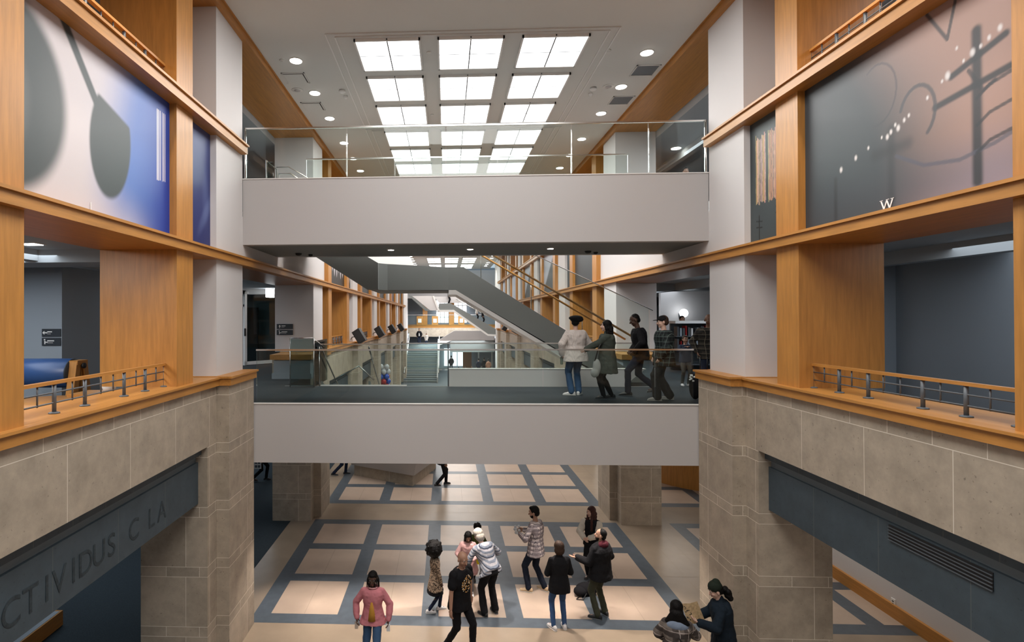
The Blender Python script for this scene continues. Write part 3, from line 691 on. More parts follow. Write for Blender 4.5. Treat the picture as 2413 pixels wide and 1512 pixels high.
MB().prism([zyx(p) for p in [(-1.66, 1.34), (-1.66, .70), (-1.92, .69), (-4.6, 2.4), (-5.1, 2.739), (-5.1, 3.4)]], 1, 13.02, 13.14, STRD).build('upper_stringer', t)
MB().prism([zyx(p) for p in [(-.92, 1.5), (-.92, .8), (-1.9, .8), (-5.1, 2.75), (-5.1, 3.9), (-1.35, 2.4)]], 1, 15.35, 15.42, WHITE).build('lit_parapet', t)
MB().prism([zyx(p) for p in [(-1.9, .70), (-1.9, .95), (-5.1, 2.95), (-5.1, 2.70)]], 1, 13.14, 15.35, STRD).build('upper_flight', t)
n = 15
tr = MB()
for i in range(n):
    x0 = 4.9-i*.30; z = L2+(i+1)*.178; tr.box(x0-.33, x0, 14.1, 15.35, E+z-.2, E+z, CARP)
tr.build('treads', t)
for y, r in ((14.12, .028), (15.28, .028)):
    MB().tube([(5.0, y, E-.62), (-.1, y, E+2.42), (-1.3, y, E+2.42)], r, WX, 10).build('handrail', t)
MB().tube([(5.3, 14.05, E+.17), (1.0, 14.05, E+2.25), (-.2, 14.05, E+2.6)], .012, STEEL, 8).build('glass_top_rail', t)
gp = MB(); gp.prism([zyx(p) for p in [(5.2, -1.6), (.445, 1.32), (.1, 1.32), (.1, 2.45), (.9, 2.28), (5.2, .2)]], 1, 14.03, 14.042, GLS); gp.build('glass_pane', t)
for x in (.9, 2.2, 3.5): 
    z = 1.316-(x-.445)*.628; MB().tube([(x, 14.05, E+z-.05), (x, 14.05, E+z+.55), (x, 14.1, E+z+.62)], .01, STEEL, 6).build('bracket', t)
# the stair that goes down on the left, and its glass guards
t = thing('staircase', (-2.6, 15.6, E+L2-2), 'steel and glass stair going down on the left behind the lower footbridge', 'stairs')
m = MB()
for i in range(14): m.box(-3.2, -1.9, 13.4+i*.3, 13.72+i*.3, E+L2-.17*(i+1)-.17, E+L2-.17*(i+1), CARP)
m.build('treads', t)
for x in (-3.15, -1.95):
    MB().prism([(13.35, E+L2-.25), (17.6, E+L2-2.65), (17.6, E+L2-2.25), (13.35, E+L2+.1)], 0, x, x+.05, STRD).build('stringer', t)
    MB().tube([(x+.02, 13.3, E-.72), (x+.02, 17.2, E-2.95), (x+.02, 17.8, E-2.95)], .022, STEEL, 8).build('handrail', t)
MB().tube([(-2.9, 13.9, E-1.6), (-2.3, 14.0, E-1.25), (-1.9, 14.05, E-1.62)], .02, STEEL, 8).build('handrail', t)
t = thing('glass_guard', (-3.4, 13.3, E+L2), 'steel-framed glass guard panels beside the head of the left stair', 'railing')
bx(-3.78, -3.2, 12.86, 12.875, L2+.03, -.5, GLS2).build('glass_pane', t)
bx(-3.2, -3.19, 12.86, 14.3, L2+.03, -.55, GLS2).build('glass_pane', t)
m = MB()
for a, b in (((-3.78, 12.87, L2), (-3.78, 12.87, -.48)), ((-3.78, 12.87, -.48), (-3.2, 12.87, -.48)), ((-3.2, 12.87, L2), (-3.2, 12.87, -.48)), ((-3.12, 13.1, L2), (-3.12, 13.1, -.7)), ((-3.2, 12.87, -.5), (-3.0, 13.1, -.72))):
    m.tube([(a[0], a[1], E+a[2]), (b[0], b[1], E+b[2])], .014, STEEL, 8)
m.build('frame', t)
t = thing('glass_railing', (-2.1, 13.17, E+L2), 'clear glass guard over the stair well left of the white kerb', 'railing')
railing_panes(t, -3.1, -1.0, 13.17, L2, -.64, (-1.04,)); bx(-3.1, -.98, 13.14, 13.2, L2-.002, L2+.03, WHITE).build('base_shoe', t)
t = thing('glass_railing', (-.5, 13.3, E+L2), 'short glass guard between the stair well and the white kerb', 'railing')
bx(-.97, .03, 13.16, 13.175, L2, -.62, GLS).build('glass_pane', t); MB().tube([(.04, 13.17, E+L2), (.04, 13.17, E-.62)], .015, GMET, 8).build('post', t)
# head of the stair up on the third level, left
t = thing('stair_handrail', (-3.9, 13.2, E+L3), 'bent steel stair handrails seen through the upper glass at left', 'handrail')
MB().tube([(-4.15, 13.0, E+3.70), (-3.85, 13.0, E+3.70), (-3.2, 13.0, E+3.32), (-2.6, 13.0, E+2.9)], .013, STEEL, 8).build('handrail', t)
MB().tube([(-4.15, 13.1, E+3.3), (-4.12, 13.1, E+3.56), (-3.83, 13.1, E+3.56), (-3.2, 13.1, E+3.15)], .02, STEEL, 8).build('handrail', t)
bx(-4.35, -4.2, 12.9, 12.93, L3, 3.8, GLS2).build('glass_pane', t)
m = MB(); m.tube([(-4.36, 12.9, E+L3), (-4.36, 12.9, E+3.84), (-4.2, 13.2, E+3.7), (-4.2, 13.2, E+L3)], .02, STEEL, 8); m.build('frame', t)

# ------------------------------------------------------------------ far stair, far bridge and end gallery
t = thing('staircase', (-3.0, 52, E+G), 'far grey stair rising from the ground at the end of the hall', 'stairs')
m = MB()
for i in range(19): m.box(-4.0+.0, -.9, 49.5+i*.36, 49.5+(i+1)*.36+(.3), E+G, E+G+(i+1)*.163, STRD if i % 2 == 0 else PLASD)
m.build('treads', t)
MB().box(-4.0, -.9, 56.3, 60, E-3.0, E-2.84, CARP).build('landing', t)
MB().prism([(49.3, E+G), (56.4, E-2.9), (56.4, E-2.2), (49.3, E+G+.5)], 0, -.9, -.8, FASC).build('stringer', t)
for x in (-.75, -3.9): MB().tube([(x, 49.2, E+G+.9), (x, 56.4, E-1.9), (x, 57.5, E-1.9)], .06, STEEL, 6).build('handrail', t)
MB().prism([(-.8, E-2.9), (-.8, E-2.3), (.8, E-1.35), (5, E-1.35), (5, E-2.35), (.6, E-2.35)], 1, 56.2, 56.5, FASC).build('side_wall', t)
bx(.4, 5.0, 56.5, 60, -3.6, -2.35, STRD).build('soffit', t)
t = thing('staircase', (1.5, 55, E+.3), 'distant grey stair with bright white edges crossing the far end of the hall', 'stairs')
q = lambda u, v, Y=55.0: ((u-1052.5)/1267.8*Y*1.0, E-(v-748.5)/1267.8*Y)
MB().prism([q(1035, 715), q(1062, 714), q(1168, 775), q(1168, 790), q(1150, 790), q(1070, 733), q(1033, 733)], 1, 55.0, 55.2, STRD).build('stringer', t)
MB().prism([q(1033, 730), q(1070, 730), q(1150, 787), q(1168, 788), q(1168, 792), q(1149, 791), q(1069, 735), q(1031, 735)], 1, 54.9, 55.0, WHITE).build('white_edge', t)
MB().prism([q(972, 697), q(1022, 697), q(1035, 731), q(1014, 731)], 1, 54.95, 55.05, PLAS).build('lit_parapet', t)
MB().prism([q(962, 695), q(971, 697), q(1014, 732), q(1003, 732)], 1, 54.8, 55.0, STRD).build('upper_stringer', t)
MB().prism([q(1020, 697), q(1024, 697), q(1037, 732), q(1032, 732)], 1, 54.85, 54.95, WHITE).build('newel', t)
MB().prism([q(1022, 698), q(1075, 698), q(1112, 713), q(1036, 713)], 1, 55.6, 55.7, PLAS).build('back_parapet', t)
for d in (0, 8): MB().tube([(q(1075, 696+d)[0], 55.3, q(1075, 696+d)[1]), (q(1160, 742+d)[0], 55.3, q(1160, 742+d)[1])], .05, STEEL, 6).build('handrail', t)
t = thing('gallery_front', (.5, 60, E-1.7), 'far end gallery with a wooden ledge over a stone wall', 'gallery')
bx(-5, 6, 60, 60.3, -1.1, -.75, WX).build('ledge', t); bx(-5, 6, 60.02, 60.3, -2.1, -1.1, STONE).build('stone_front', t)
bx(-5, 6, 59.9, 59.93, -.9, .35, GLS).build('glass_pane', t); bx(-5, 6, 59.88, 59.95, .3, .36, STEEL).build('top_rail', t)
struct('floor', bx(-5, 6, 60.3, 64, -2.1, L2, CARP))
struct('floor', bx(-5, 6, 60.3, 64, 2.2, L3, FASC))
struct('wall_far', bx(-5.2, 6.2, 63.5, 63.9, 2.7, ZC, PLAS))
for i, (u0, u1) in enumerate(((940, 947), (996, 1005), (1058, 1068))):
    x0, x1 = (u0-1052)/1268*62, (u1-1052)/1268*62
    struct('trim_10', bx(x0, x1+.1, 62, 62.4, L2, 2.2, WD if 0 else WV))
for i, (u0, u1, v0, v1) in enumerate(((1028, 1057, 700, 762), (1070, 1100, 700, 762))):
    x0, x1 = (u0-1052)/1268*63, (u1-1052)/1268*63
    struct('window_%d' % (i+1), bx(x0, x1, 63.3, 63.35, -.6, 2.1, DAY))
    m = MB()
    for a in range(4): xx = x0+(x1-x0)*a/3; m.box(xx-.03, xx+.03, 63.2, 63.3, E-.6, E+2.1, WHITE)
    for a in range(5): zz = -.6+2.7*a/4; m.box(x0, x1, 63.2, 63.3, E+zz-.03, E+zz+.03, WHITE)
    struct('trim_11', m)
for i, (u0, u1) in enumerate(((1046, 1060), (1066, 1076), (1078, 1094))):
    x0, x1 = (u0-1052)/1268*63, (u1-1052)/1268*63
    struct('window_%d' % (i+3), bx(x0, x1, 63.3, 63.35, G+.3, -3.6, DAY))
struct('wall_far', bx(1.9, 2.9, 62.8, 63.2, G, -3.2, WD)); struct('trim_10', bx(3.6, 3.75, 62, 62.2, G, -2.1, WHITE)); struct('trim_10', bx(5.0, 5.15, 60.5, 60.7, G, -2.1, WHITE))
for i, u in enumerate((989, 1025, 1087)):
    x = (u-1052)/1268*61.5
    t = thing('sign_stand', (x, 61.5, E+L2), 'tiny framed notice on a wooden stand at the far gallery, '+('left', 'middle', 'right')[i]+' of three', 'sign', 'far notice stands')
    bx(x-.35, x+.35, 61.45, 61.6, -.9, .2, WV).build('panel', t); bx(x-.2, x+.2, 61.4, 61.45, -.55, -.1, WHITE).build('paper', t); bx(x-.3, x-.22, 61.45, 61.6, L2, -.9, WV).build('leg', t); bx(x+.22, x+.3, 61.45, 61.6, L2, -.9, WV).build('leg', t)

# ------------------------------------------------------------------ small things
for i in range(1, 5):
    for sx in (-1, 1):
        if sx > 0 and i < 3: continue
        y = COLY(i)+BAYP-.6 if False else 22.3+6.78*(i-1); x = -3.62 if sx < 0 else 4.62
        lab = 'black angled loudspeaker on a bracket at the %s gallery ledge, %s from the camera' % ('left' if sx < 0 else 'right', ('', 'first', 'second', 'third', 'fourth')[i])
        t = thing('wall_speaker', (x, y, E-.75), lab, 'speaker', 'speakers along the ledges')
        R = Euler((0, math.radians(-32 if sx < 0 else 32), math.radians(8*sx))).to_matrix()
        def rb(x0, x1, y0, y1, z0, z1, mt):
            m = MB().box(x0, x1, y0, y1, z0, z1, mt); m.v = [tuple(R @ Vector(v)+Vector((x, y, E-.75))) for v in m.v]; return m
        rb(-.17, .17, -.16, .16, -.29, .29, BLK).build('cabinet', t); rb(-.14, .14, -.18, -.16, -.26, .26, DARK).build('grille', t)
        MB().tube([(x, y+.1, E-.75), (x+sx*.35, y+.2, E-.8), (x+sx*.4, y+.2, E-.9)], .02, GMET, 6).build('bracket', t)
# direction signs
def sign(x0, x1, y, z0, z1, label, arrow):
    t = thing('wall_sign', ((x0+x1)/2, y, E+z0), label, 'sign')
    m = plain('sign_charcoal', (.028, .034, .042, 1), .5) if 'sign_charcoal' not in MATS else MATS['sign_charcoal']
    MB().box(x0, x1, y-.02, y, E+z0, E+z1, m).build('plate', t)
    h = z1-z0; w = x1-x0; zc = (z0+z1)/2; g = MB(); X = x0+w*.19
    if arrow == 'left': g.prism([(X-.06, E+zc), (X-.02, E+zc+.04), (X-.02, E+zc+.012), (X+.04, E+zc+.012), (X+.04, E+zc-.012), (X-.02, E+zc-.012), (X-.02, E+zc-.04)], 1, y-.024, y-.02, WHITE)
    elif arrow == 'up': g.prism([(X, E+zc+.05), (X-.035, E+zc+.0), (X-.01, E+zc+.0), (X-.01, E+zc-.05), (X+.01, E+zc-.05), (X+.01, E+zc+.0), (X+.035, E+zc+.0)], 1, y-.024, y-.02, WHITE)
    else:
        g.box(X-.02, X+.0, y-.024, y-.02, E+zc-.05, E+zc+.02, WHITE); g.box(X, X+.05, y-.024, y-.02, E+zc-.02, E+zc, WHITE); g.box(X-.03, X+.0, y-.024, y-.02, E+zc+.03, E+zc+.055, WHITE)
    g.build('pictogram', t)
    MB().box(x0+w*.3, x0+w*(.55 if arrow != 'wc' else .66), y-.024, y-.02, E+zc+.008, E+zc+.03, WHITE).build('text_line', t)
    MB().box(x0+w*.3, x0+w*(.48 if arrow != 'wc' else .6), y-.024, y-.02, E+zc-.028, E+zc-.016, FASC).build('text_line', t)
sign(-8.31, -7.915, 10.75, -.36, -.2, 'charcoal direction sign with a left arrow at far left, upper of the pair', 'left')
sign(-8.31, -7.915, 10.75, -.545, -.385, 'charcoal sign with a figure pictogram at far left, lower of the pair', 'wc')
sign(-5.11, -4.62, 16.03, -.32, -.17, 'charcoal sign with an up arrow by the glass doors, upper of the pair', 'up')
sign(-5.11, -4.62, 16.03, -.50, -.35, 'charcoal sign with a pictogram by the glass doors, lower of the pair', 'wc')
# lit box and strip lights in the aisles
t = thing('pendant_light', (-11.3, 16, E+1.05), 'glowing white box light hanging under the left aisle ceiling', 'light')
bx(-11.75, -11.3, 16, 16.4, .98, 1.22, LAMPC).build('diffuser', t); bx(-11.76, -11.29, 15.98, 16.42, 1.2, 1.25, WHITE).build('housing', t)
t = thing('pendant_light', (-6.35, 17.5, E+1.0), 'glowing white box light beside the blue-grey column above the glass doors', 'light')
bx(-6.12, -5.95, 18, 18.4, .72, 1.2, LAMPC).build('diffuser', t); bx(-6.13, -5.94, 17.98, 18.42, 1.18, 1.25, WHITE).build('housing', t)
for i, (x, y, lab) in enumerate(((-6.85, 8.6, 'slim lit ceiling strip above the left gallery sign'), (-6.2, 15.3, 'slim lit ceiling strip in front of the glass doors'), (7.4, 16.5, 'oval lit ceiling light right of the lower bridge group'), (9.0, 20.5, 'small far lit ceiling light over the right aisle'))):
    t = thing('strip_light', (x, y, E+1.2), lab, 'ceiling light')
    bx(x-.14, x+.14, y-.1, y+.1, 1.225, 1.235, LAMPC).build('diffuser', t); bx(x-.17, x+.17, y-.13, y+.13, 1.235, 1.252, WHITE).build('frame', t)
for x, y, lab in ((7.15, 17.0, 'round lit downlight in the third-level right aisle seen through the upper glass'),):
    downlight(x, y, 5.25, lab, None, .14)
# glass doors at the end of the left aisle
t = thing('glass_door_screen', (-7.9, 19.2, E+L2), 'white framed glass double doors standing ajar in the left aisle', 'door')
ys = 18.9
fr = MB()
for x in (-7.9, -7.2): fr.box(x-.05, x+.05, ys, ys+.12, E+L2, E+1.0, WHITE)
fr.box(-8.6, -6.1, ys, ys+.12, E+.86, E+1.05, WHITE); fr.box(-8.6, -7.2, ys, ys+.12, E+.42, E+.5, WHITE); fr.build('frame', t)
a = Vector((-7.15, ys-.1, 0)); b = Vector((-6.0, ys+1.3, 0))
d = MB()
def slabp(p, q, z0, z1, mt, mb=None, th=.05):
    mb = mb or MB(); n_ = (q-p).normalized().cross(Vector((0, 0, 1)))*th/2
    vs = [p-n_, q-n_, q+n_, p+n_]; vs = [(v.x, v.y, E+z0) for v in vs]+[(v.x, v.y, E+z1) for v in vs]
    return mb.add(vs, [(3, 2, 1, 0), (4, 5, 6, 7), (0, 1, 5, 4), (1, 2, 6, 5), (2, 3, 7, 6), (3, 0, 4, 7)], mt)
dd = (b-a).normalized(); L_ = (b-a).length
slabp(a, a+dd*.08, L2+.02, .95, WHITE, d); slabp(b-dd*.08, b, L2+.02, .95, WHITE, d); slabp(a, b, L2+.02, L2+.14, WHITE, d); slabp(a, b, .87, .95, WHITE, d)
d.build('door_frame', t); slabp(a+dd*.08, b-dd*.08, L2+.14, .87, GLS2, None, .01).build('door_glass', t)
slabp(a+dd*.02-Vector((0, .06, 0)), a+dd*.06-Vector((0, .06, 0)), -.62, -.35, BLK).build('handle', t)
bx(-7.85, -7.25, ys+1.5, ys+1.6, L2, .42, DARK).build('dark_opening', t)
struct('wall_left', bx(-12, -5.9, 21, 21.2, L2, 1.25, PLASD))
# drum on a wooden stand, table and bowl on the left gallery
t = thing('raffle_drum', (-7.2, 9.7, E+L2), 'blue drum on a wooden A-frame stand behind the near left rail', 'drum')
BLUE = plain('blue_vinyl', (.035, .085, .23, 1), .35)
MB().lathe([(.26, -.55), (.27, -.54), (.27, .54), (.26, .55)], (-7.45, 9.7, E-1.0), BLUE, 28, 0).build('cylinder', t)
MB().lathe([(.27, .545), (.27, .56), (.2, .575)], (-7.45, 9.7, E-1.0), MATS['sign_charcoal'], 28, 0).build('end_cap', t)
for s_ in (-1, 1):
    MB().prism([(9.7+s_*.02, E-.78), (9.7+s_*.14, E-.78), (9.7+s_*.3, E+L2), (9.7+s_*.2, E+L2)], 0, -6.88, -6.74, WV).build('leg', t)
    MB().prism([(9.7-s_*.03, E-.86), (9.7+s_*.03, E-.86), (9.7+s_*.16, E+L2), (9.7+s_*.09, E+L2)], 0, -6.84, -6.78, WV).build('brace', t)
bx(-6.89, -6.73, 9.56, 9.84, -.84, -.76, WV).build('head_block', t)
MB().lathe([(.04, 0), (.05, .02), (.05, .05)], (-6.74, 9.7, E-.86), BLK, 14, 0).build('axle_knob', t)
t = thing('display_table', (-6.0, 8.6, E+L2), 'low wooden display table with an open top beside the drum', 'table')
m = MB(); m.lathe([(.62, 0), (.64, .03), (.62, .05)], (-6.3, 8.1, E-1.32), WH, 32); m.build('round_top', t)
bx(-6.2, -5.2, 8.55, 9.1, -1.28, -1.23, WH).build('tabletop', t)
for x, y in ((-6.15, 8.6), (-5.25, 8.6), (-6.15, 9.05), (-5.25, 9.05)): bx(x-.03, x+.03, y-.03, y+.03, L2, -1.28, WV).build('leg', t)
MB().tube([(-6.3, 8.1, E+L2), (-6.3, 8.1, E-1.32)], .05, WV, 10).build('leg', t)
tag(MB().lathe([(.08, 0), (.13, .17), (.12, .17), (.07, .02)], (-5.65, 8.8, E-1.23), WHITE, 22).build('bowl'), 'white plastic bowl on the display table behind the left rail', 'bowl')
# wall socket
t = thing('wall_socket', (8.84, 11.08, E-5.69), 'small white wall socket above the wooden baseboard at lower right', 'socket')
bx(8.835, 8.85, 11.03, 11.13, -5.75, -5.6, WHITE).build('plate', t); bx(8.83, 8.836, 11.06, 11.1, -5.71, -5.69, DARK).build('outlet', t); bx(8.83, 8.836, 11.06, 11.1, -5.66, -5.64, DARK).build('outlet', t)
# air grille in the right recessed lintel
t = thing('lintel_grille', (5.15, 5.7, E-2.5), 'dark louvred air grille set in the right slate lintel', 'vent')
bx(5.14, 5.147, 5.3, 6.5, -2.6, -2.42, BLK).build('backing', t)
for i in range(5): bx(5.128, 5.146, 5.3, 6.5, -2.6+i*.037, -2.592+i*.037, GMET).build('louvre', t)
# information desk beyond the bridges
t = thing('information_desk', (-2.2, 19.8, E+G), 'white topped information desk with a slanted grey front and stone base under the bridge', 'desk')
P = [(-3.65, 20.3), (-1.15, 18.9), (-.3, 21.4), (-2.8, 22.4)]
def inset(f): c = Vector((sum(p[0] for p in P)/4, sum(p[1] for p in P)/4)); return [tuple(c+(Vector(p)-c)*f) for p in P]
MB().prism(inset(.92), 2, 0, .44, STONE).build('base', t)
m = MB(); lo = inset(.98); hi = inset(1.12)
m.add([(p[0], p[1], .40) for p in lo]+[(p[0], p[1], 1.1) for p in hi], [(0, 1, 5, 4), (1, 2, 6, 5), (2, 3, 7, 6), (3, 0, 4, 7), (3, 2, 1, 0)], FASC); m.build('front', t)
MB().prism(inset(1.13), 2, 1.1, 1.13, WHITE).build('counter', t)
m = MB(); m.tube([(-.95, 20.0, 1.14), (-.8, 20.05, 1.25), (-.7, 20.1, 1.14)], .03, BLK, 6); m.box(-.9, -.6, 20.4, 20.7, 1.131, 1.2, BLK)
tag(m.build('headphones'), 'black headphones and a small box lying on the white desk counter', 'headphones')
t = thing('service_desk', (8.6, 19.5, E+G), 'curved wooden service desk with a white counter right of the far stone pier', 'desk')
arcp = [(7.3+ (1-math.cos(a))*2.2, 21.2-math.sin(a)*2.6) for a in np.linspace(0, 1.5, 9)]
outer = arcp; inner = [(x+.55, y+.45) for x, y in arcp]
MB().prism(outer+inner[::-1], 2, 0, .92, WV).build('front', t)
MB().prism([(x-.12, y-.12) for x, y in outer]+[(x+.2, y+.2) for x, y in inner[::-1]], 2, .92, 1.02, WHITE).build('counter', t)
t = thing('desk_tablet', (8.1, 19.6, 1.02), 'small dark screen standing on the white curved counter', 'screen')
MB().box(8.0, 8.25, 19.5, 19.53, 1.04, 1.22, BLK).build('screen', t); MB().box(8.08, 8.17, 19.5, 19.6, 1.02, 1.05, GMET).build('stand', t)
# balloons by the left wall
cols = [(.02, .09, .5, 1), (.5, .52, .55, 1), (.02, .25, .3, 1), (.4, .02, .02, 1), (.03, .12, .6, 1)]
names = ('blue', 'silver', 'teal', 'red', 'bright blue')
bm_ = [plain('balloon_'+n.replace(' ', '_'), c, .2) for n, c in zip(names, cols)]
rnd = random.Random(5)
for i in range(22):
    an = (i % 4)*PI/2+(i//4)*PI/4; rr = .235; z = -4.35+.29*(i//4); ci = 1 if i > 15 else (rnd.choice((0, 4, 3)) if i % 4 else 4)
    x, y = -3.72+rr*math.cos(an), 32+rr*math.sin(an)
    t = thing('balloon', (x, y, E+z), names[ci]+' balloon in the cluster against the left stone wall', 'balloon', names[ci]+' balloons in the cluster')
    MB().ball((x, y, E+z), (.155, .155, .17), bm_[ci], 12, 8).build('skin', t)
t = thing('balloon_column', (-3.72, 32, E+G), 'thin stand carrying the balloon cluster', 'stand'); MB().tube([(-3.72, 32, E+G), (-3.72, 32, E-3.3)], .03, GMET, 6).build('pole', t); MB().lathe([(.3, 0), (.3, .03)], (-3.72, 32, E+G), GMET, 14).build('base', t)
# book shelves and wall light deep in the right aisle
t = thing('wall_lamp', (9.9, 22.8, E+.25), 'glowing white bowl wall lamp deep in the right aisle', 'lamp')
MB().ball((9.78, 22.6, E+.16), (.17, .15, .17), LAMPC, 16, 10).build('shade', t); bx(9.73, 9.83, 22.7, 23.0, .0, .16, GMET).build('arm', t)
struct('wall_right', bx(9, 14, 23, 23.2, L2, 1.25, PLAS))
t = thing('bookshelf', (10.3, 18, E+L2), 'white topped bookshelf filled with books deep in the right aisle', 'bookshelf')
bx(7.2, 12.4, 17.6, 17.7, L2, -.2, PLASD).build('back', t); bx(7.1, 12.5, 17.0, 17.7, -.2, -.12, WHITE).build('top', t)
for z in (-.62, -1.05, -1.5): bx(7.15, 12.45, 17.05, 17.6, z, z+.03, GMET).build('shelf', t)
rnd = random.Random(11)
for z in (-.59, -1.02):
    x = 7.2
    while x < 9.6:
        w = .03+.035*rnd.random(); h = .22+.12*rnd.random(); c = rnd.choice((WHITE, BLK, BLUE, GMET, PLASB, MATS['balloon_red']))
        cn = {WHITE: 'white', BLK: 'black', BLUE: 'dark blue', GMET: 'grey', PLASB: 'pale blue', MATS['balloon_red']: 'red'}[c]
        tag(bx(x, x+w, 17.1, 17.35, z, z+h, c).build('book'), cn+' book on the %s shelf of the aisle bookshelf' % ('top' if z > -.8 else 'second'), 'book', cn+' books on the %s shelf' % ('top' if z > -.8 else 'second')); x += w+.012+.05*rnd.random()
# black bag on the floor by the bearded man, orange bag and ball-like pack by the right ledge
BAGM = plain('black_canvas', (.012, .012, .014, 1), .95, spec=.1)
t = thing('shoulder_bag', (2.98, 11.75, E+G), 'black bag lying on the stone floor behind the bearded man', 'bag')
m = MB(); m.ball((3.0, 11.75, .12), (.24, .15, .13), BAGM, 16, 10); m.ball((2.85, 11.68, .1), (.15, .12, .1), BAGM); m.ball((3.12, 11.8, .17), (.12, .11, .11), BAGM); m.build('body', t)
MB().tube([(2.8, 11.6, .03), (2.72, 11.5, .02), (2.85, 11.48, .02), (2.95, 11.58, .1)], .012, BLK, 6).build('strap', t)

t = thing('storage_bench', (-8.0, 9.1, E+G), 'low wooden bench edge with a white end on the dark carpet at lower left', 'bench')
bx(-8.5, -7.47, 7.9, 10.2, G+.02, G+.30, WH).build('front', t); bx(-8.5, -8.2, 7.9, 9.9, G+.30, G+.34, WHITE).build('white_top', t); bx(-8.2, -7.5, 7.95, 10.15, G+.30, G+.305, PLASB).build('cushion', t)

# ------------------------------------------------------------------ people
def vmath(nt, *a): return math_node(nt, *a)
def pattern(name, kind, cols, rough=.85, sc=1.0):
    if name in MATS: return MATS[name]
    m, nt, b = newmat(name); b.inputs['Roughness'].default_value = rough; b.inputs['Specular IOR Level'].default_value = .15
    tc = nt.nodes.new('ShaderNodeTexCoord'); sp = nt.nodes.new('ShaderNodeSeparateXYZ'); nt.links.new(tc.outputs['Object'], sp.inputs[0])
    M = lambda *a: math_node(nt, *a)
    def band(v, p, w, o=0): return M('LESS_THAN', M('FRACT', M('ADD', M('DIVIDE', v, p), 10+o)), w)
    def mixc(f, a, c):
        n = nt.nodes.new('ShaderNodeMixRGB'); nt.links.new(f, n.inputs[0])
        for i, v in ((1, a), (2, c)):
            if isinstance(v, tuple): n.inputs[i].default_value = v
            else: nt.links.new(v, n.inputs[i])
        return n.outputs[0]
    if kind == 'plaid':
        u = M('ADD', sp.outputs[0], M('MULTIPLY', sp.outputs[1], .9)); z = sp.outputs[2]
        c = mixc(band(z, .085*sc, .42), cols[0], cols[1]); f2 = M('MULTIPLY', band(u, .085*sc, .42, .3), .8); c = mixc(f2, c, cols[1])
        f3 = M('MAXIMUM', band(z, .085*sc, .07, .5), band(u, .085*sc, .07, .8)); c = mixc(f3, c, cols[2])
    elif kind == 'stripes':
        z = M('ADD', sp.outputs[2], M('MULTIPLY', sp.outputs[1], -.45)); c = mixc(band(z, .055*sc, .5), cols[0], cols[1]); c = mixc(band(z, .11*sc, .14, .3), c, cols[2])
    elif kind == 'leopard':
        v = nt.nodes.new('ShaderNodeTexVoronoi'); v.inputs['Scale'].default_value = 42/sc; nt.links.new(tc.outputs['Object'], v.inputs['Vector'])
        d = v.outputs['Distance']; c = mixc(M('MULTIPLY', M('LESS_THAN', d, .5), M('GREATER_THAN', d, .22)), cols[0], cols[1])
    elif kind == 'rib':
        c = mixc(band(M('ADD', sp.outputs[0], sp.outputs[1]), .03, .3), cols[0], cols[1])
    else:
        n = nt.nodes.new('ShaderNodeTexNoise'); n.inputs['Scale'].default_value = 9; n.inputs['Detail'].default_value = 5; nt.links.new(tc.outputs['Object'], n.inputs['Vector'])
        c = mixc(M('MULTIPLY', n.outputs['Fac'], 1.0), cols[0], cols[1])
    nt.links.new(c, b.inputs['Base Color'])
    n = nt.nodes.new('ShaderNodeTexNoise'); n.inputs['Scale'].default_value = 11; n.inputs['Detail'].default_value = 3; nt.links.new(tc.outputs['Object'], n.inputs['Vector'])
    bp = nt.nodes.new('ShaderNodeBump'); bp.inputs['Strength'].default_value = .35; bp.inputs['Distance'].default_value = .02
    nt.links.new(n.outputs['Fac'], bp.inputs['Height']); nt.links.new(bp.outputs[0], b.inputs['Normal'])
    return m
def cloth(name, r, g, b_): c = srgb(r, g, b_); return pattern('cloth_'+name, 'cloth', (tuple(x*.8 for x in c[:3])+(1,), c))
SK = {'dark': plain('skin_dark', (.075, .038, .024, 1), .5), 'brown': plain('skin_brown', (.20, .10, .062, 1), .5), 'tan': plain('skin_tan', (.36, .20, .135, 1), .5), 'light': plain('skin_light', (.56, .36, .28, 1), .5)}
LIP = plain('lips', (.22, .06, .05, 1), .5); EYW = plain('eye_white', (.7, .68, .64, 1), .3); EYD = plain('eye_dark', (.01, .008, .007, 1), .2)
HR = {'black': plain('hair_black', (.004, .0035, .0035, 1), .55, bump=.8, nscale=70, spec=.15), 'brown': plain('hair_brown', (.045, .026, .018, 1), .5, bump=.8, nscale=70, spec=.15), 'white': plain('hair_silver', (.40, .365, .32, 1), .5, bump=.8, nscale=70, spec=.15), 'auburn': plain('hair_auburn', (.05, .02, .016, 1), .45, bump=.8, nscale=70, spec=.15)}
SOLE = plain('shoe_sole', (.62, .60, .56, 1), .6)

def remesh(mb, name, vox, smooth=3, seed=None):
    me = mb.mesh(name); o = bpy.data.objects.new(name, me); COL.objects.link(o)
    r = o.modifiers.new('r', 'REMESH'); r.mode = 'VOXEL'; r.voxel_size = vox; r.use_smooth_shade = True
    s = o.modifiers.new('s', 'SMOOTH'); s.factor = .5; s.iterations = smooth
    if seed is not None:
        tx = bpy.data.textures.new('folds', 'CLOUDS'); tx.noise_scale = .09
        d = o.modifiers.new('d', 'DISPLACE'); d.texture = tx; d.strength = seed; d.mid_level = .5
    dg = bpy.context.evaluated_depsgraph_get(); me2 = bpy.data.meshes.new_from_object(o.evaluated_get(dg))
    bpy.data.objects.remove(o); bpy.data.meshes.remove(me); me2.name = name
    me2.materials.clear(); me2.materials.append(mb.mats[0])
    n = len(me2.polygons); me2.polygons.foreach_set('material_index', [0]*n); me2.polygons.foreach_set('use_smooth', [True]*n)
    return me2
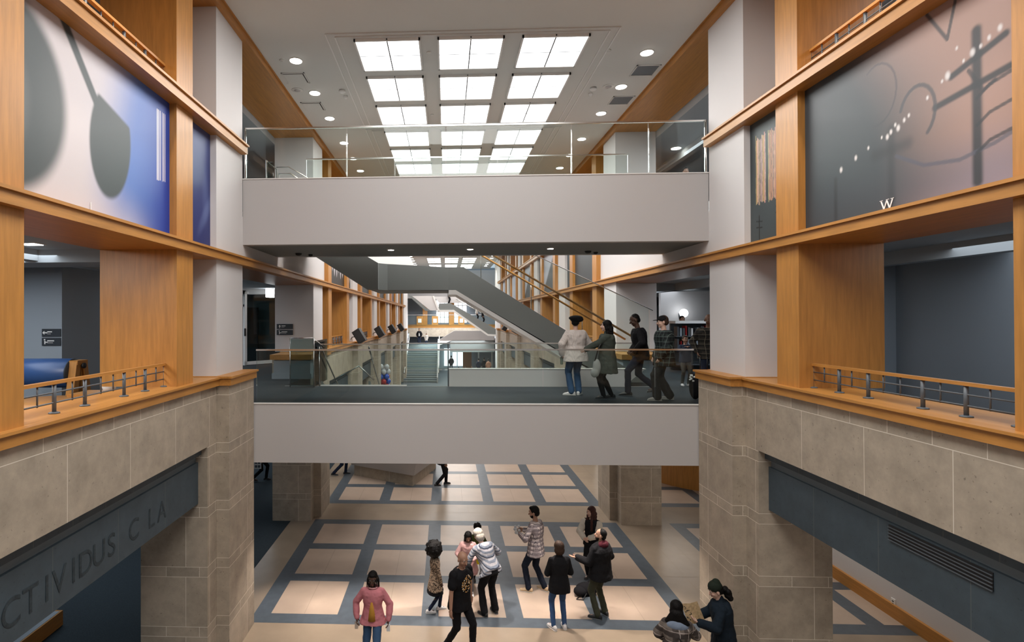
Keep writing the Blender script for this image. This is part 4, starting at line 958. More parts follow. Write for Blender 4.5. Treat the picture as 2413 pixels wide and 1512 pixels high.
def addmesh(me, mb):
    """append plain geometry with its own materials to a remeshed mesh"""
    o = len(me.vertices); vs = [tuple(v.co) for v in me.vertices]+mb.v
    fs = [tuple(p.vertices) for p in me.polygons]+[tuple(i+o for i in f) for f in mb.f]
    mi = [0]*len(me.polygons)+[k+1 for k in mb.m]
    m2 = bpy.data.meshes.new(me.name); m2.from_pydata(vs, [], fs)
    m2.materials.append(me.materials[0])
    for m in mb.mats: m2.materials.append(m)
    m2.polygons.foreach_set('material_index', mi); m2.polygons.foreach_set('use_smooth', [True]*len(fs)); m2.update()
    return m2
def cap(mb, a, b, r0, r1, m, seg=12):
    """tapered capsule"""
    a, b = Vector(a), Vector(b); d = (b-a)
    n = d.normalized(); pts = []; rs = []
    for t in (-.95, -.7, -.35): pts.append(a+n*r0*t); rs.append(r0*math.sqrt(max(0, 1-t*t)))
    pts += [a, a+d*.5, b]; rs += [r0, (r0+r1)/2, r1]
    for t in (.35, .7, .95): pts.append(b+n*r1*t); rs.append(r1*math.sqrt(max(0, 1-t*t)))
    mb.tube(pts, rs, m, seg)
def loft(mb, rings, m, seg=20):
    """rings of (centre, right vector, forward vector, rx, ry)"""
    vs = []; fs = []; n = len(rings)
    for c, rt, fw, rx, ry in rings:
        for k in range(seg):
            a = 2*PI*k/seg; ca, sa = math.cos(a), math.sin(a)
            q = .85; ca = math.copysign(abs(ca)**q, ca); sa = math.copysign(abs(sa)**q, sa)
            vs.append(Vector(c)+rt*(rx*ca)+fw*(ry*sa))
    for i in range(n-1):
        for k in range(seg): fs.append((i*seg+k, i*seg+(k+1) % seg, (i+1)*seg+(k+1) % seg, (i+1)*seg+k))
    fs += [tuple(range(seg))[::-1], tuple((n-1)*seg+k for k in range(seg))]
    mb.add(vs, fs, m, True)
def ik(a, t, l1, l2, pole):
    a, t, pole = Vector(a), Vector(t), Vector(pole); d = t-a; L = min(d.length, (l1+l2)*.998); dn = d.normalized(); t = a+dn*L
    x = (l1*l1-l2*l2+L*L)/(2*L); h = math.sqrt(max(0, l1*l1-x*x)); p = pole-dn*pole.dot(dn); p = p.normalized() if p.length > 1e-5 else dn.orthogonal()
    return a+dn*x+p*h, t
def hand(mb, w, d, palm, side, m, s, curl=.5, thumb_up=None):
    """palm with four fingers of unequal length and a thumb; w wrist, d pointing direction, palm = palm-facing direction"""
    d = d.normalized(); palm = (palm-d*palm.dot(d)).normalized(); ac = d.cross(palm)*side
    rot = Matrix((ac, d, palm)).transposed()
    mb.ball(w+d*.045*s, (.040*s, .052*s, .017*s), m, 12, 8, rot)
    for i, (off, ln) in enumerate(((-.029, .066), (-.010, .076), (.010, .072), (.028, .056))):
        p0 = w+d*.075*s+ac*off*s; a1 = curl*.7; a2 = curl*1.5; a3 = curl*2.1
        p1 = p0+(d*math.cos(a1)+palm*math.sin(a1))*ln*.45*s; p2 = p1+(d*math.cos(a2)+palm*math.sin(a2))*ln*.33*s; p3 = p2+(d*math.cos(a3)+palm*math.sin(a3))*ln*.25*s
        mb.tube([p0-d*.015*s, p0, p1, p2, p3], [.0095*s, .0095*s, .009*s, .008*s, .006*s], m, 8)
    p0 = w+d*.025*s-ac*.032*s; p1 = p0+(d*.6-ac*.7+palm*.35).normalized()*.036*s; p2 = p1+(d*.85-ac*.2+palm*.5).normalized()*.03*s
    mb.tube([w+d*.02*s, p0, p1, p2], [.013*s, .012*s, .011*s, .007*s], m, 8)

def person(label, loc, th, h, skin='light', top=None, bottom=None, hair=('short', 'black'), group=None, fem=False, lean=(0, 0), head=(0, 0),
           feet=((-.10, .03, 8, 0), (.10, -.02, -8, 0)), hands=(None, None), elbow=((-1, -.6, -.2), (1, -.6, -.2)), handir=(None, None), palms=(None, None),
           sleeve='long', hem=.12, flare=0., ease=.018, shoes=None, boots=None, trous=.012, hemr=.055, skirt=None, collar=None, wide=1.0, vox=.012, extra=None, fold=.012, curl=.45, beard=None, inner=None):
    s = h/1.75; X, Y, Z = Vector((1, 0, 0)), Vector((0, 1, 0)), Vector((0, 0, 1))
    root = thing('person', loc, label, 'person', group); root.rotation_euler = (0, 0, math.radians(th))
    skm = SK[skin]
    def put(name, me, parent=root):
        o = bpy.data.objects.new(name, me); COL.objects.link(o); o.parent = parent; return o
    la, ls = math.radians(lean[0]), math.radians(lean[1])
    d = Vector((math.sin(ls), math.sin(la)*math.cos(ls), math.cos(la)*math.cos(ls)))
    fw = Vector((0, math.cos(la), -math.sin(la))); rt = fw.cross(d).normalized(); fw = d.cross(rt)
    P = Vector((0, -.05*math.sin(la), .93))*s
    if max(abs(feet[0][1]), abs(feet[1][1])) > .2: P.z -= .035*s
    N = P+d*.52*s; HY = math.radians(head[0]); HP = math.radians(head[1])
    H = Matrix.Rotation(HY, 3, 'Z') @ Matrix.Rotation(-HP, 3, 'X')           # yaw positive turns to the person's left
    hc = N+(d*.5+Vector(H @ Z)*.5+Vector(H @ Y)*.12).normalized()*.158*s
    big = 1.07 if h > 1.5 else 1.07+(1.5-h)*.45                                  # children have larger heads
    hs = s*big
    sh = [N-d*.082*s-rt*.162*s*wide, N-d*.082*s+rt*.162*s*wide]
    hip = [P-rt*.085*s-Z*.03*s, P+rt*.085*s-Z*.03*s]
    ank = []; kne = []
    for i in (0, 1):
        fx, fy, fa, lift = feet[i]
        a = Vector((fx*s, fy*s, (.085+lift)*s)); yaw = math.radians(fa)
        k, a = ik(hip[i], a, .435*s, .435*s, Vector((0, 1, 0)) + Vector((-.1 if i == 0 else .1, 0, 0)))
        kne.append(k); ank.append(a)
    wr = []; el = []
    for i in (0, 1):
        sg = -1 if i == 0 else 1
        t = Vector(hands[i])*s if hands[i] is not None else sh[i]+Vector((sg*.075, .05, -.50))*s
        e, t = ik(sh[i], t, .285*s, .25*s, Vector(elbow[i]) if elbow[i] else Vector((sg, -.6, 0)))
        el.append(e); wr.append(t)
    tw = 1.0
    prof = [(-.12, .125, .105), (-.04, .165, .12), (.06, .158, .112), (.17, .132 if fem else .145, .10), (.30, .15 if fem else .168, .115), (.40, .165 if fem else .182, .11), (.46, .135, .09), (.50, .07, .065)]
    if fem: prof[1] = (-.04, .178, .125)
    # body: one continuous skin surface
    b = MB(); loft(b, [(P+d*t*s, rt, fw, rx*s*.94*wide, ry*s*.94*wide) for t, rx, ry in prof], skm)
    cap(b, N-d*.05*s, hc-Vector(H @ Z)*.03*hs, .052*s, .05*s, skm)
    b.ball(hc+H @ Vector((0, -.008, .025))*hs, (.074*hs, .092*hs, .088*hs), skm, 18, 12, H)
    b.ball(hc+H @ Vector((0, .022, -.03))*hs, (.060*hs, .066*hs, .082*hs), skm, 16, 10, H)
    b.ball(hc+H @ Vector((0, .062, -.088))*hs, (.026*hs, .022*hs, .020*hs), skm, 10, 8, H)
    cap(b, hc+H @ Vector((0, .083, .012))*hs, hc+H @ Vector((0, .104, -.026))*hs, .009*hs, .0155*hs, skm, 8)
    for sg in (-1, 1):
        b.ball(hc+H @ Vector((sg*.077, -.008, -.012))*hs, (.010*hs, .02*hs, .032*hs), skm, 10, 8, H)
        b.ball(hc+H @ Vector((sg*.030, .078, .032))*hs, (.024*hs, .012*hs, .009*hs), skm, 8, 6, H)
        b.ball(hc+H @ Vector((sg*.038, .060, -.028))*hs, (.022*hs, .02*hs, .022*hs), skm, 8, 6, H)
    for i in (0, 1):
        cap(b, sh[i], el[i], .046*s, .038*s, skm); cap(b, el[i], wr[i], .039*s, .026*s, skm)
        cap(b, hip[i], kne[i], .078*s, .052*s, skm); cap(b, kne[i]+(ank[i]-kne[i])*.25, ank[i], .050*s, .034*s, skm); cap(b, kne[i], ank[i], .048*s, .034*s, skm)
        yaw = math.radians(feet[i][2]); fd = Vector((-math.sin(yaw), math.cos(yaw), 0)); cap(b, ank[i]-Z*.035*s, ank[i]+fd*.12*s-Z*.05*s, .036*s, .028*s, skm)
    me = remesh(b, 'body', vox*.8, 2)
    x = MB()
    for sg in (-1, 1):
        x.ball(hc+H @ Vector((sg*.030, .076, .014))*hs, (.0135*hs, .008*hs, .0085*hs), EYW, 10, 8, H)
        x.ball(hc+H @ Vector((sg*.030, .0825, .014))*hs, (.0062*hs, .004*hs, .0065*hs), EYD, 8, 6, H)
        if hair[0] != 'none': x.tube([hc+H @ Vector((sg*.014, .089, .036))*hs, hc+H @ Vector((sg*.032, .087, .042))*hs, hc+H @ Vector((sg*.047, .075, .037))*hs], .0035*hs, HR['brown' if hair[1] == 'white' else hair[1]] if hair[1] in HR else HR['black'], 6)
    x.ball(hc+H @ Vector((0, .088, -.054))*hs, (.022*hs, .009*hs, .0045*hs), LIP, 10, 6, H); x.ball(hc+H @ Vector((0, .087, -.062))*hs, (.019*hs, .009*hs, .005*hs), LIP, 10, 6, H)
    for i in (0, 1):
        sg = -1 if i == 0 else 1
        dd = (wr[i]-el[i]).normalized(); hd = Vector(handir[i]) if handir[i] else dd; pm = Vector(palms[i]) if palms[i] else Vector((-sg, .15, 0))
        hand(x, wr[i], hd, pm, sg, skm, s*(1.05 if not fem else .97), curl)
    put('body', addmesh(me, x))
    # garments
    def rings(e, lo, hi, hemlen, fl):
        out = []
        if hemlen > 0:
            base = P-Z*0
            for q in (1., .66, .33):
                out.append((P-Z*(hemlen*q+.02)*s, rt, Vector((0, 1, 0)) if hemlen > .2 else fw, (.165+(.013 if fem else 0)+e+fl*q)*s*wide, (.12+e+fl*q*.8)*s*wide))
        for t, rx, ry in prof:
            if (-.05 if hemlen > 0 else lo) <= t <= hi: out.append((P+d*t*s, rt, fw, (rx+e)*s*wide, (ry+e)*s*wide))
        return out
    if bottom:
        g = MB()
        loft(g, [(P+d*t*s, rt, fw, (rx+.008)*s*wide, (ry+.010)*s*wide) for t, rx, ry in prof if t <= .10], bottom)
        if skirt is None or skirt[0] < .3 or True:
            for i in (0, 1):
                cap(g, hip[i], kne[i], (.082+trous)*s*(wide**.5), (.056+trous)*s, bottom); a2 = ank[i]+(kne[i]-ank[i]).normalized()*(.0 if boots is None else .25)*s
                cap(g, kne[i], a2, (.053+trous)*s, max(.038, hemr)*s, bottom)
        put('trousers', remesh(g, 'trousers', vox, 2, fold))
    if top:
        g = MB(); loft(g, rings(ease, -.2, .5, hem, flare), top)
        for i in (0, 1):
            cap(g, N-d*.045*s+(sh[i]-N)*.2, sh[i], .055*s, (.047+ease*.45)*s, top)
            if sleeve == 'long': cap(g, sh[i], el[i], (.047+ease*.45)*s, (.044+ease*.7)*s, top); cap(g, el[i], wr[i]-(wr[i]-el[i])*.05, (.043+ease*.8)*s, (.031+ease*.7)*s, top)
            elif sleeve == 'mid': cap(g, sh[i], el[i], (.050+ease*.8)*s, (.045+ease*.8)*s, top); cap(g, el[i], el[i]+(wr[i]-el[i])*.35, (.044+ease)*s, (.04+ease)*s, top)
            elif sleeve == 'short': cap(g, sh[i], sh[i]+(el[i]-sh[i])*.62, (.055+ease)*s, (.052+ease)*s, top)
        if collar: cap(g, N-d*.03*s, N+d*.02*s, .075*s, .062*s, top)
        put('top', remesh(g, 'top', vox, 2, fold))
    if skirt:
        ln, mt, fl = skirt; g = MB(); loft(g, [(P-Z*(ln*q)*s, rt, Y, (.17+fl*q)*s, (.125+fl*q)*s) for q in (1., .75, .5, .25, 0, -.12)], mt); put('skirt', remesh(g, 'skirt', vox, 2, fold))
    if inner:
        mt, wd = inner; g = MB(); loft(g, [(P-Z*.03*s+fw*.03*s, rt, fw, wd*s*1.3, (.125+ease)*s), (P+d*.1*s+fw*.03*s, rt, fw, wd*s, (.11+ease)*s), (P+d*.3*s+fw*.03*s, rt, fw, wd*.3*s, (.112+ease)*s)], mt, 14); put('shirt_front', g.mesh('shirt_front'))
    # shoes
    for i in (0, 1):
        yaw = math.radians(feet[i][2]); fd = Vector((-math.sin(yaw), math.cos(yaw), 0)); rr = Vector((math.cos(yaw), math.sin(yaw), 0)); mt = shoes or BLK
        pitch = feet[i][3]*2.2; up = Z
        fd2 = (fd-Z*pitch).normalized() if feet[i][3] > 0 else fd; up = rr.cross(fd2)
        a = ank[i]-Z*.0; g = MB()
        rg = []
        for t, w_, hh in ((-.085, .018, .03), (-.07, .034, .042), (-.03, .038, .050), (.03, .040, .045), (.09, .047, .034), (.14, .045, .027), (.175, .028, .02), (.185, .01, .012)):
            rg.append((a+fd2*t*s-up*(.085-hh)*s*1.0, rr, up, w_*s, hh*s))
        loft(g, rg, mt, 14)
        if not boots: cap(g, a-up*.03*s, a+up*.012*s, .038*s, .040*s, mt)
        else: cap(g, a-up*.02*s, a+(kne[i]-ank[i]).normalized()*.30*s, .048*s, .068*s, boots)
        sh_ = put('boot' if boots else 'shoe', g.mesh('shoe'))
        g = MB(); rg = []
        for t, w_ in ((-.09, .02), (-.07, .038), (.03, .042), (.09, .050), (.14, .048), (.18, .03), (.19, .012)): rg.append((a+fd2*t*s-up*.077*s, rr, up, w_*s, .0085*s))
        loft(g, rg, SOLE if shoes and shoes is not BLK else GMET, 14); put('sole', g.mesh('sole'), sh_)
    # hair and hats
    st, hcn = hair[0], hair[1]; hm = HR.get(hcn) or HR['black']
    def HB(mb, p, r, mt=None, seg=14): mb.ball(hc+H @ Vector(p)*hs, tuple(a*hs for a in r) if not isinstance(r, (int, float)) else r*hs, mt or hm, seg, 10, H)
    if st != 'none':
        g = MB()
        if st in ('short', 'cap', 'buzz', 'beanie', 'beret'):
            k = .0 if st == 'buzz' else .008
            HB(g, (0, -.022, .036), (.076+k, .086+k, .084+k)); HB(g, (0, -.05, -.01), (.066+k, .052+k, .07))
            if st == 'short': HB(g, (0, .03, .09), (.055, .045, .03))
        if st == 'bob': HB(g, (0, -.018, .034), (.096, .10, .094)); HB(g, (0, -.038, -.04), (.098, .076, .095)); HB(g, (0, .045, .088), (.05, .03, .022))
        if st in ('long', 'longwavy', 'bunlong'):
            HB(g, (0, -.02, .036), (.094, .10, .094)); HB(g, (0, -.05, -.04), (.095, .07, .10)); L_ = hair[2] if len(hair) > 2 else .3
            for q in range(7):
                t = q/6; p = hc+H @ Vector((0, -.06, -.05))*hs-Z*L_*t*s-d*0; p += -fw*(.035*s if lean[0] < 10 else .0)
                g.ball(p, ((.10+.02*math.sin(t*7)*(st == 'longwavy'))*hs*(1+(hair[3] if len(hair) > 3 else -.12)*t), .055*hs, .065*hs), hm, 12, 8, H)
            if L_ > .35:
                for sg in (-1, 1):
                    for q in range(6): g.ball(hc+H @ Vector((sg*.065, .03, -.03))*hs-Z*L_*.16*q+fw*.05*s*min(q, 2)*.5, (.032*hs, .03*hs, .055*hs), hm, 10, 6)
            for sg in (-1, 1):
                for q in range(4): HB(g, (sg*(.072+.006*(q % 2)), .005-.01*q, -.01-.045*q), (.022, .036, .04))
        if st == 'braids':
            HB(g, (0, -.02, .038), (.084, .092, .086)); HB(g, (0, -.045, -.02), (.075, .055, .08)); HB(g, (0, .04, .085), (.06, .04, .03))
        if st in ('afro', 'curly'):
            R_ = .20 if st == 'afro' else .10; rd = random.Random(int(loc[0]*100)); HB(g, (0, -.035, .05), (R_*1.05, R_*.95, R_))
            for q in range(46 if st == 'afro' else 30):
                v = Vector((rd.gauss(0, 1), rd.gauss(0, 1)-.6, rd.gauss(0, 1)+.25)).normalized(); HB(g, tuple(Vector((0, -.035, .05))+v*R_*.95), .03 if st == 'afro' else .024)
        hme = put('hair', remesh(g, 'hair', vox*.8, 1, .006))
        if st == 'braids':
            g = MB(); rd = random.Random(2)
            for q in range(16):
                a = -2.6+q*.35; a = a if abs(a) < 2.8 else 0; px, py = math.sin(a+PI)*.082, math.cos(a+PI)*.088-.02
                p0 = Vector((px, py, .01)); g.tube([hc+H @ p0*hs, hc+H @ (p0+Vector((px*.2, py*.12, -.06)))*hs, hc+H @ (p0+Vector((px*.22+rd.uniform(-.01, .01), py*.12, -.13-.05*rd.random())))*hs], [.011*hs, .012*hs, .008*hs], hm, 6)
            put('braids', g.mesh('braids'), root)
    if st == 'cap':
        g = MB(); HB(g, (0, -.01, .05), (.088, .098, .075), hair[2]); put('cap_crown', remesh(g, 'cap', vox*.8, 1)); g = MB(); HB(g, (0, .115, .045), (.066, .062, .008), hair[2]); put('cap_peak', g.mesh('peak'))
    if st == 'beanie':
        g = MB(); HB(g, (0, -.014, .055), (.092, .102, .088), hair[2]); HB(g, (0, -.05, .10), (.06, .06, .06), hair[2]); put('beanie', remesh(g, 'beanie', vox*.8, 1, .006))
        g = MB(); g2 = hair[3]
        for q in range(12): a = q*2.4; g.ball(hc+H @ Vector((math.sin(a)*.045, -.12-.014*(q % 3), -.03-.012*q))*hs, .045*hs, hm, 8, 6)
        put('ponytail', remesh(g, 'ponytail', vox*.8, 1, .008))
    if st == 'beret':
        g = MB(); HB(g, (.01, -.02, .085), (.145, .14, .058), hair[2]); HB(g, (.03, -.02, .055), (.135, .125, .06), hair[2]); put('beret', remesh(g, 'beret', vox*.8, 2))
    if beard:
        g = MB(); HB(g, (0, .04, -.07), (.054, .05, .042), HR['black']); HB(g, (0, .03, -.05), (.062, .04, .04), HR['black']); put('beard', remesh(g, 'beard', vox*.7, 1))
    if extra: extra(root, put, dict(hc=hc, H=H, N=N, P=P, d=d, rt=rt, fw=fw, s=s, hs=hs, wr=wr, el=el, sh=sh, ank=ank, kne=kne))
    th_ = math.radians(th); Rz = Matrix.Rotation(th_, 3, 'Z')
    return dict(root=root, wr=[Vector(loc)+Rz @ w for w in wr], Rz=Rz, hc=Vector(loc)+Rz @ hc, P=Vector(loc)+Rz @ P, N=Vector(loc)+Rz @ N)

C = cloth
BLKC = C('black', 24, 24, 27); DNAVY = C('dark_navy', 28, 34, 48); JEAN = C('blue_denim', 62, 88, 120); DJEAN = C('dark_denim', 30, 38, 58); SKIN_ = None
WSH = plain('white_sneaker', (.68, .66, .66, 1), .5); TANSH = plain('tan_suede', (.52, .38, .24, 1), .8)
# 1 pink jacket
r = person('person in a pink bomber jacket and mustard shirt walking towards the camera', (-1.28, 9.25, 0), 178, 1.66, 'dark', C('pink', 205, 130, 138), JEAN, ('braids', 'black'), fem=True, head=(0, 12),
       feet=((-.09, .22, 0, 0), (.09, -.2, 0, .03)), hands=((-.29, .06, .85), (.29, .04, .86)), hem=.10, flare=.035, ease=.03, shoes=WSH, inner=(C('mustard', 190, 140, 60), .075), wide=1.02, vox=.010, fold=.02,
       extra=lambda root, put, q: (lambda g: (g.tube([q['N']+q['d']*.0+q['rt']*(.085*math.cos(a))*q['s']+q['fw']*(.085*math.sin(a)+.01)*q['s'] for a in np.linspace(0, 2*PI, 17)], .014*q['s'], C('pale_pink', 225, 165, 168), 8), put('collar', g.mesh('collar'))))(MB()))
for i, (lab) in enumerate(('phone in the left hand of the person in the pink jacket', 'folded paper in the right hand of the person in the pink jacket')):
    w = r['wr'][1-i]; m = MB().box(w.x-.03, w.x+.03, w.y-.05, w.y-.04, w.z-.17, w.z-.05, WHITE if i else STEEL)
    tag(m.build('folded_paper' if i else 'phone'), lab, 'paper' if i else 'phone')
# 2 bald man, black t-shirt with a gold print
def print_gold(root, put, q):
    g = MB(); rd = random.Random(4); GO = plain('gold_print', (.62, .33, .10, 1), .6); GW = plain('cream_print', (.7, .62, .5, 1), .6)
    for i in range(80):
        a = rd.random()*2*PI; rr = .11*math.sqrt(rd.random()); u = rr*math.cos(a)+.01; v = rr*math.sin(a)*1.35+.30
        p = q['P']+q['d']*v*q['s']+q['rt']*u*q['s']; dep = .158-.45*u*u
        p = p+q['fw']*dep*q['s']; g.ball(p, (.009, .006, .011), GO if rd.random() < .7 else GW, 6, 4)
    put('chest_print', g.mesh('chest_print'))
r = person('bald person in a black t-shirt with a round gold print, black trousers', (.22, 9.66, 0), -135, 1.83, 'tan', BLKC, BLKC, ('none', 'black'), head=(-8, 14), lean=(4, 0),
       feet=((-.10, .20, 5, 0), (.11, -.2, -5, .02)), hands=((-.30, -.02, .86), (.30, .08, .84)), sleeve='short', hem=.14, flare=.02, ease=.026, shoes=BLK, wide=1.08, vox=.010, extra=print_gold, fold=.018)
# 3 girl with afro and leopard coat
LEO = pattern('leopard_fabric', 'leopard', (srgb(150, 130, 110), srgb(35, 28, 26)))
person('child with a large round afro in a leopard print coat and white sneakers', (-.25, 10.95, 0), -75, 1.34, 'dark', LEO, DJEAN, ('afro', 'black'), group=None, fem=True, hem=.30, flare=.07, ease=.02, shoes=WSH,
       feet=((-.08, .14, 0, 0), (.08, -.18, 0, .03)), skirt=(.42, BLKC, .09), hands=((-.2, .1, .8), (.2, .12, .82)), trous=.0, hemr=.045, vox=.010)
# 4 pink girl
person('child in a pale pink coat and dress with long dark hair looking down', (.45, 11.7, 0), 175, 1.38, 'brown', C('pale_rose', 222, 178, 176), C('grey_tights', 110, 112, 120), ('long', 'black', .18), fem=True, head=(10, 28), lean=(6, 0),
       hem=.28, flare=.08, ease=.035, shoes=WSH, skirt=(.36, C('rose_dress', 215, 170, 165), .10), hands=((-.14, .24, 1.02), (.15, .22, .98)), trous=.0, hemr=.045, vox=.010)
# 5 child in yellow skirt
person('child with curly hair in an olive jacket and bright yellow skirt', (.68, 12.3, 0), 190, 1.27, 'brown', C('olive', 72, 78, 38), C('dark_tights', 40, 40, 44), ('curly', 'black'), fem=True, head=(0, 15), hem=.06, ease=.026, flare=.02,
       skirt=(.34, C('yellow', 205, 185, 40), .13), hands=((-.1, .2, 1.08), (.12, .2, 1.05)), shoes=BLK, trous=.0, hemr=.045, vox=.011)
# 6 woman bending, striped top
STR = pattern('striped_knit', 'stripes', (srgb(118, 126, 140), srgb(168, 167, 173), srgb(60, 66, 80)))
r = person('white-haired person in a grey and white striped top bending towards the children', (.85, 10.88, 0), 28, 1.74, 'light', STR, BLKC, ('bob', 'white'), fem=True, lean=(33, -4), head=(12, 30),
       feet=((-.13, .0, 12, 0), (.14, .02, -6, 0)), hands=((-.24, .42, .90), (.22, .40, 1.0)), hem=.10, flare=.03, ease=.03, shoes=BLK, hemr=.078, trous=.018, wide=1.12, vox=.010, fold=.018)
# 7 plaid man
PL1 = pattern('plaid_grey_white', 'plaid', (srgb(190, 180, 178), srgb(120, 112, 116), srgb(60, 58, 66)))
r = person('tall person in a grey plaid shirt and dark jeans holding crumpled plastic', (1.93, 11.85, 0), 52, 1.86, 'tan', PL1, DNAVY, ('short', 'black'), head=(18, 12), beard=True,
       feet=((-.13, .10, 20, 0), (.13, -.12, -8, 0)), hands=((-.16, .27, 1.14), (.0, .28, 1.18)), hem=.16, flare=.02, ease=.028, shoes=TANSH, elbow=((-1, -1, -.4), (1, -1, -.4)), vox=.010, hemr=.06, fold=.02)
w = r['wr'][0]; g = MB(); rd = random.Random(1)
for i in range(12): g.ball((w.x-.05+rd.uniform(-.06, .06), w.y+.08+rd.uniform(-.04, .04), w.z+.08+rd.uniform(-.08, .08)), (.03, .012, .034), plain('crumpled_plastic', (.55, .57, .59, 1), .2) if 'crumpled_plastic' not in MATS else MATS['crumpled_plastic'], 8, 5)
tag(g.build('plastic_wrapper'), 'crumpled clear plastic held by the person in the grey plaid shirt', 'wrapper')
# 8 woman from behind, black jacket
person('short-haired person in a black jacket, blue skinny jeans and white sneakers seen from behind', (2.14, 10.42, 0), 6, 1.69, 'light', BLKC, C('mid_denim', 58, 84, 122), ('bob', 'brown'), fem=True, feet=((-.12, .0, 22, 0), (.11, .03, -6, 0)),
       hands=((-.12, .26, 1.08), (.14, .26, 1.06)), elbow=((-.6, -.8, -.6), (.6, -.8, -.6)), hem=.16, flare=.01, ease=.028, shoes=WSH, trous=.006, hemr=.046, collar=True, vox=.010, fold=.015, wide=1.0)
# 9 bearded man, open palm
def hood(col, k=1.0, dn=0.0):
    def f(root, put, q):
        g = MB(); c = q['N']-q['fw']*(.06+dn*.3)*q['s']-q['d']*dn*q['s']
        g.ball(c, (.12*k*q['s'], .085*q['s'], .075*k*q['s']), col, 14, 9); g.ball(c-q['d']*.05*k*q['s'], (.09*k*q['s'], .07*q['s'], .09*k*q['s']), col, 12, 8)
        put('hood', remesh(g, 'hood', .011, 2, .012))
    return f
person('bearded person in a black jacket with a maroon hood holding out an open palm', (3.05, 10.88, 0), 35, 1.77, 'tan', BLKC, C('olive_drab', 62, 64, 52), ('buzz', 'black'), head=(34, -8), beard=True, lean=(-2, 0),
       feet=((-.12, -.02, 30, 0), (.12, .0, -5, 0)), hands=((-.33, .30, 1.13), (.20, .20, .98)), palms=((.1, 0, 1), None), handir=((-.75, .6, .15), None), elbow=((-.1, -.5, -1), (1, -.8, -.3)),
       hem=.14, flare=.02, ease=.05, shoes=BLK, hemr=.06, wide=1.08, vox=.010, extra=hood(C('maroon', 78, 30, 40)), fold=.02, curl=.12)
# 10 long-haired woman
PANEL = C('cream_sleeve', 205, 198, 185)
def cream_sleeves(root, put, q):
    for i in (0, 1):
        g = MB(); s = q['s']; cap(g, q['sh'][i]+(q['el'][i]-q['sh'][i])*.12, q['el'][i], .088*s, .082*s, PANEL); cap(g, q['el'][i], q['wr'][i]-(q['wr'][i]-q['el'][i])*.08, .078*s, .064*s, PANEL); put('sleeve', remesh(g, 'sleeve', .011, 2, .02))
person('person with very long dark hair in a black jacket with cream sleeves', (3.3, 12.45, 0), 150, 1.66, 'light', BLKC, BLKC, ('long', 'auburn', .42), fem=True, head=(-32, 4), hands=((-.02, .30, 1.08), (.10, .30, 1.05)), elbow=((-1, -.4, -.4), (1, -.4, -.4)),
       hem=.10, ease=.03, shoes=BLK, vox=.010, extra=cream_sleeves)
# 11 bottom right, plaid overshirt
PL2 = pattern('plaid_taupe', 'plaid', (srgb(112, 104, 98), srgb(70, 64, 62), srgb(175, 165, 160)), sc=1.9)
def grey_hood(root, put, q):
    hood(C('blue_grey_fleece', 128, 142, 162), 1.45, .07)(root, put, q)
    g = MB(); s = q['s']; a = q['N']+q['rt']*-.12*s-q['fw']*.10*s; b_ = q['P']+q['rt']*.18*s-q['fw']*.17*s; m_ = (a+b_)/2-q['fw']*.045*s; g.tube([a, m_, b_], .012*s, BLK, 8); put('bag_strap', g.mesh('bag_strap'))
person('dark-haired person in a taupe plaid overshirt with grey hood, seen from behind', (3.50, 8.40, 0), -14, 1.63, 'light', PL2, BLKC, ('long', 'black', .13, .8), fem=True, head=(-6, 8), hem=.22, ease=.05, flare=.03,
       hands=((-.18, .28, .98), (.2, .34, 1.08)), elbow=((-1, -.6, -.4), (1, -.6, -.4)), shoes=BLK, vox=.009, extra=grey_hood, fold=.025, wide=1.06)
# 12 beanie man with the map
def scarf(root, put, q): pass
r = person('person in a dark green beanie and navy coat reading a map by the right pier', (4.38, 8.76, 0), 74, 1.76, 'light', C('ink_coat', 26, 36, 46), BLKC, ('beanie', 'black', C('forest_knit', 34, 42, 34), 0), head=(8, 24), lean=(6, 0),
       hands=((-.14, .36, 1.10), (.12, .36, 1.08)), handir=((.0, .8, .35), (0, .8, .35)), palms=((.3, 0, 1), (-.3, 0, 1)), elbow=((-1, -.5, -.8), (1, -.5, -.8)), hem=.30, ease=.05, flare=.03, shoes=BLK, vox=.009, collar=True, fold=.022)
a = r['wr'][0]; b_ = r['wr'][1]; KR = plain('kraft_map', (.40, .28, .15, 1), .8, noise=.35, nscale=30); c = (a+b_)/2
t = thing('paper_map', (c.x-.12, c.y, c.z), 'folded brown printed map held open by the person in the beanie', 'map')
def quad(mb, o, u, v, m, th=.002):
    n_ = u.cross(v).normalized()*th; mb.add([o, o+u, o+u+v, o+v, o+n_, o+u+n_, o+u+v+n_, o+v+n_], [(3, 2, 1, 0), (4, 5, 6, 7), (0, 1, 5, 4), (1, 2, 6, 5), (2, 3, 7, 6), (3, 0, 4, 7)], m)
o_ = Vector((c.x-.17, c.y-.04, c.z-.05)); up = Vector((-.08, .10, .27)); 
g = MB(); quad(g, o_, Vector((.13, -.03, .02)), up, KR); quad(g, o_+Vector((.13, -.03, .02)), Vector((.13, .03, .02)), up, KR); g.build('sheet', t)
g = MB(); rd = random.Random(8); nrm = -Vector((.13, -.03, .02)).cross(up).normalized()
for i in range(12):
    u0, v0 = rd.uniform(.08, .7), rd.uniform(.08, .85); w_, h_ = rd.uniform(.08, .25), rd.uniform(.02, .06)
    quad(g, o_+Vector((.13, -.03, .02))*u0+up*v0-nrm*.003, Vector((.13, -.03, .02))*w_, up*h_, BLK, .001)
g.build('printed_marks', t)
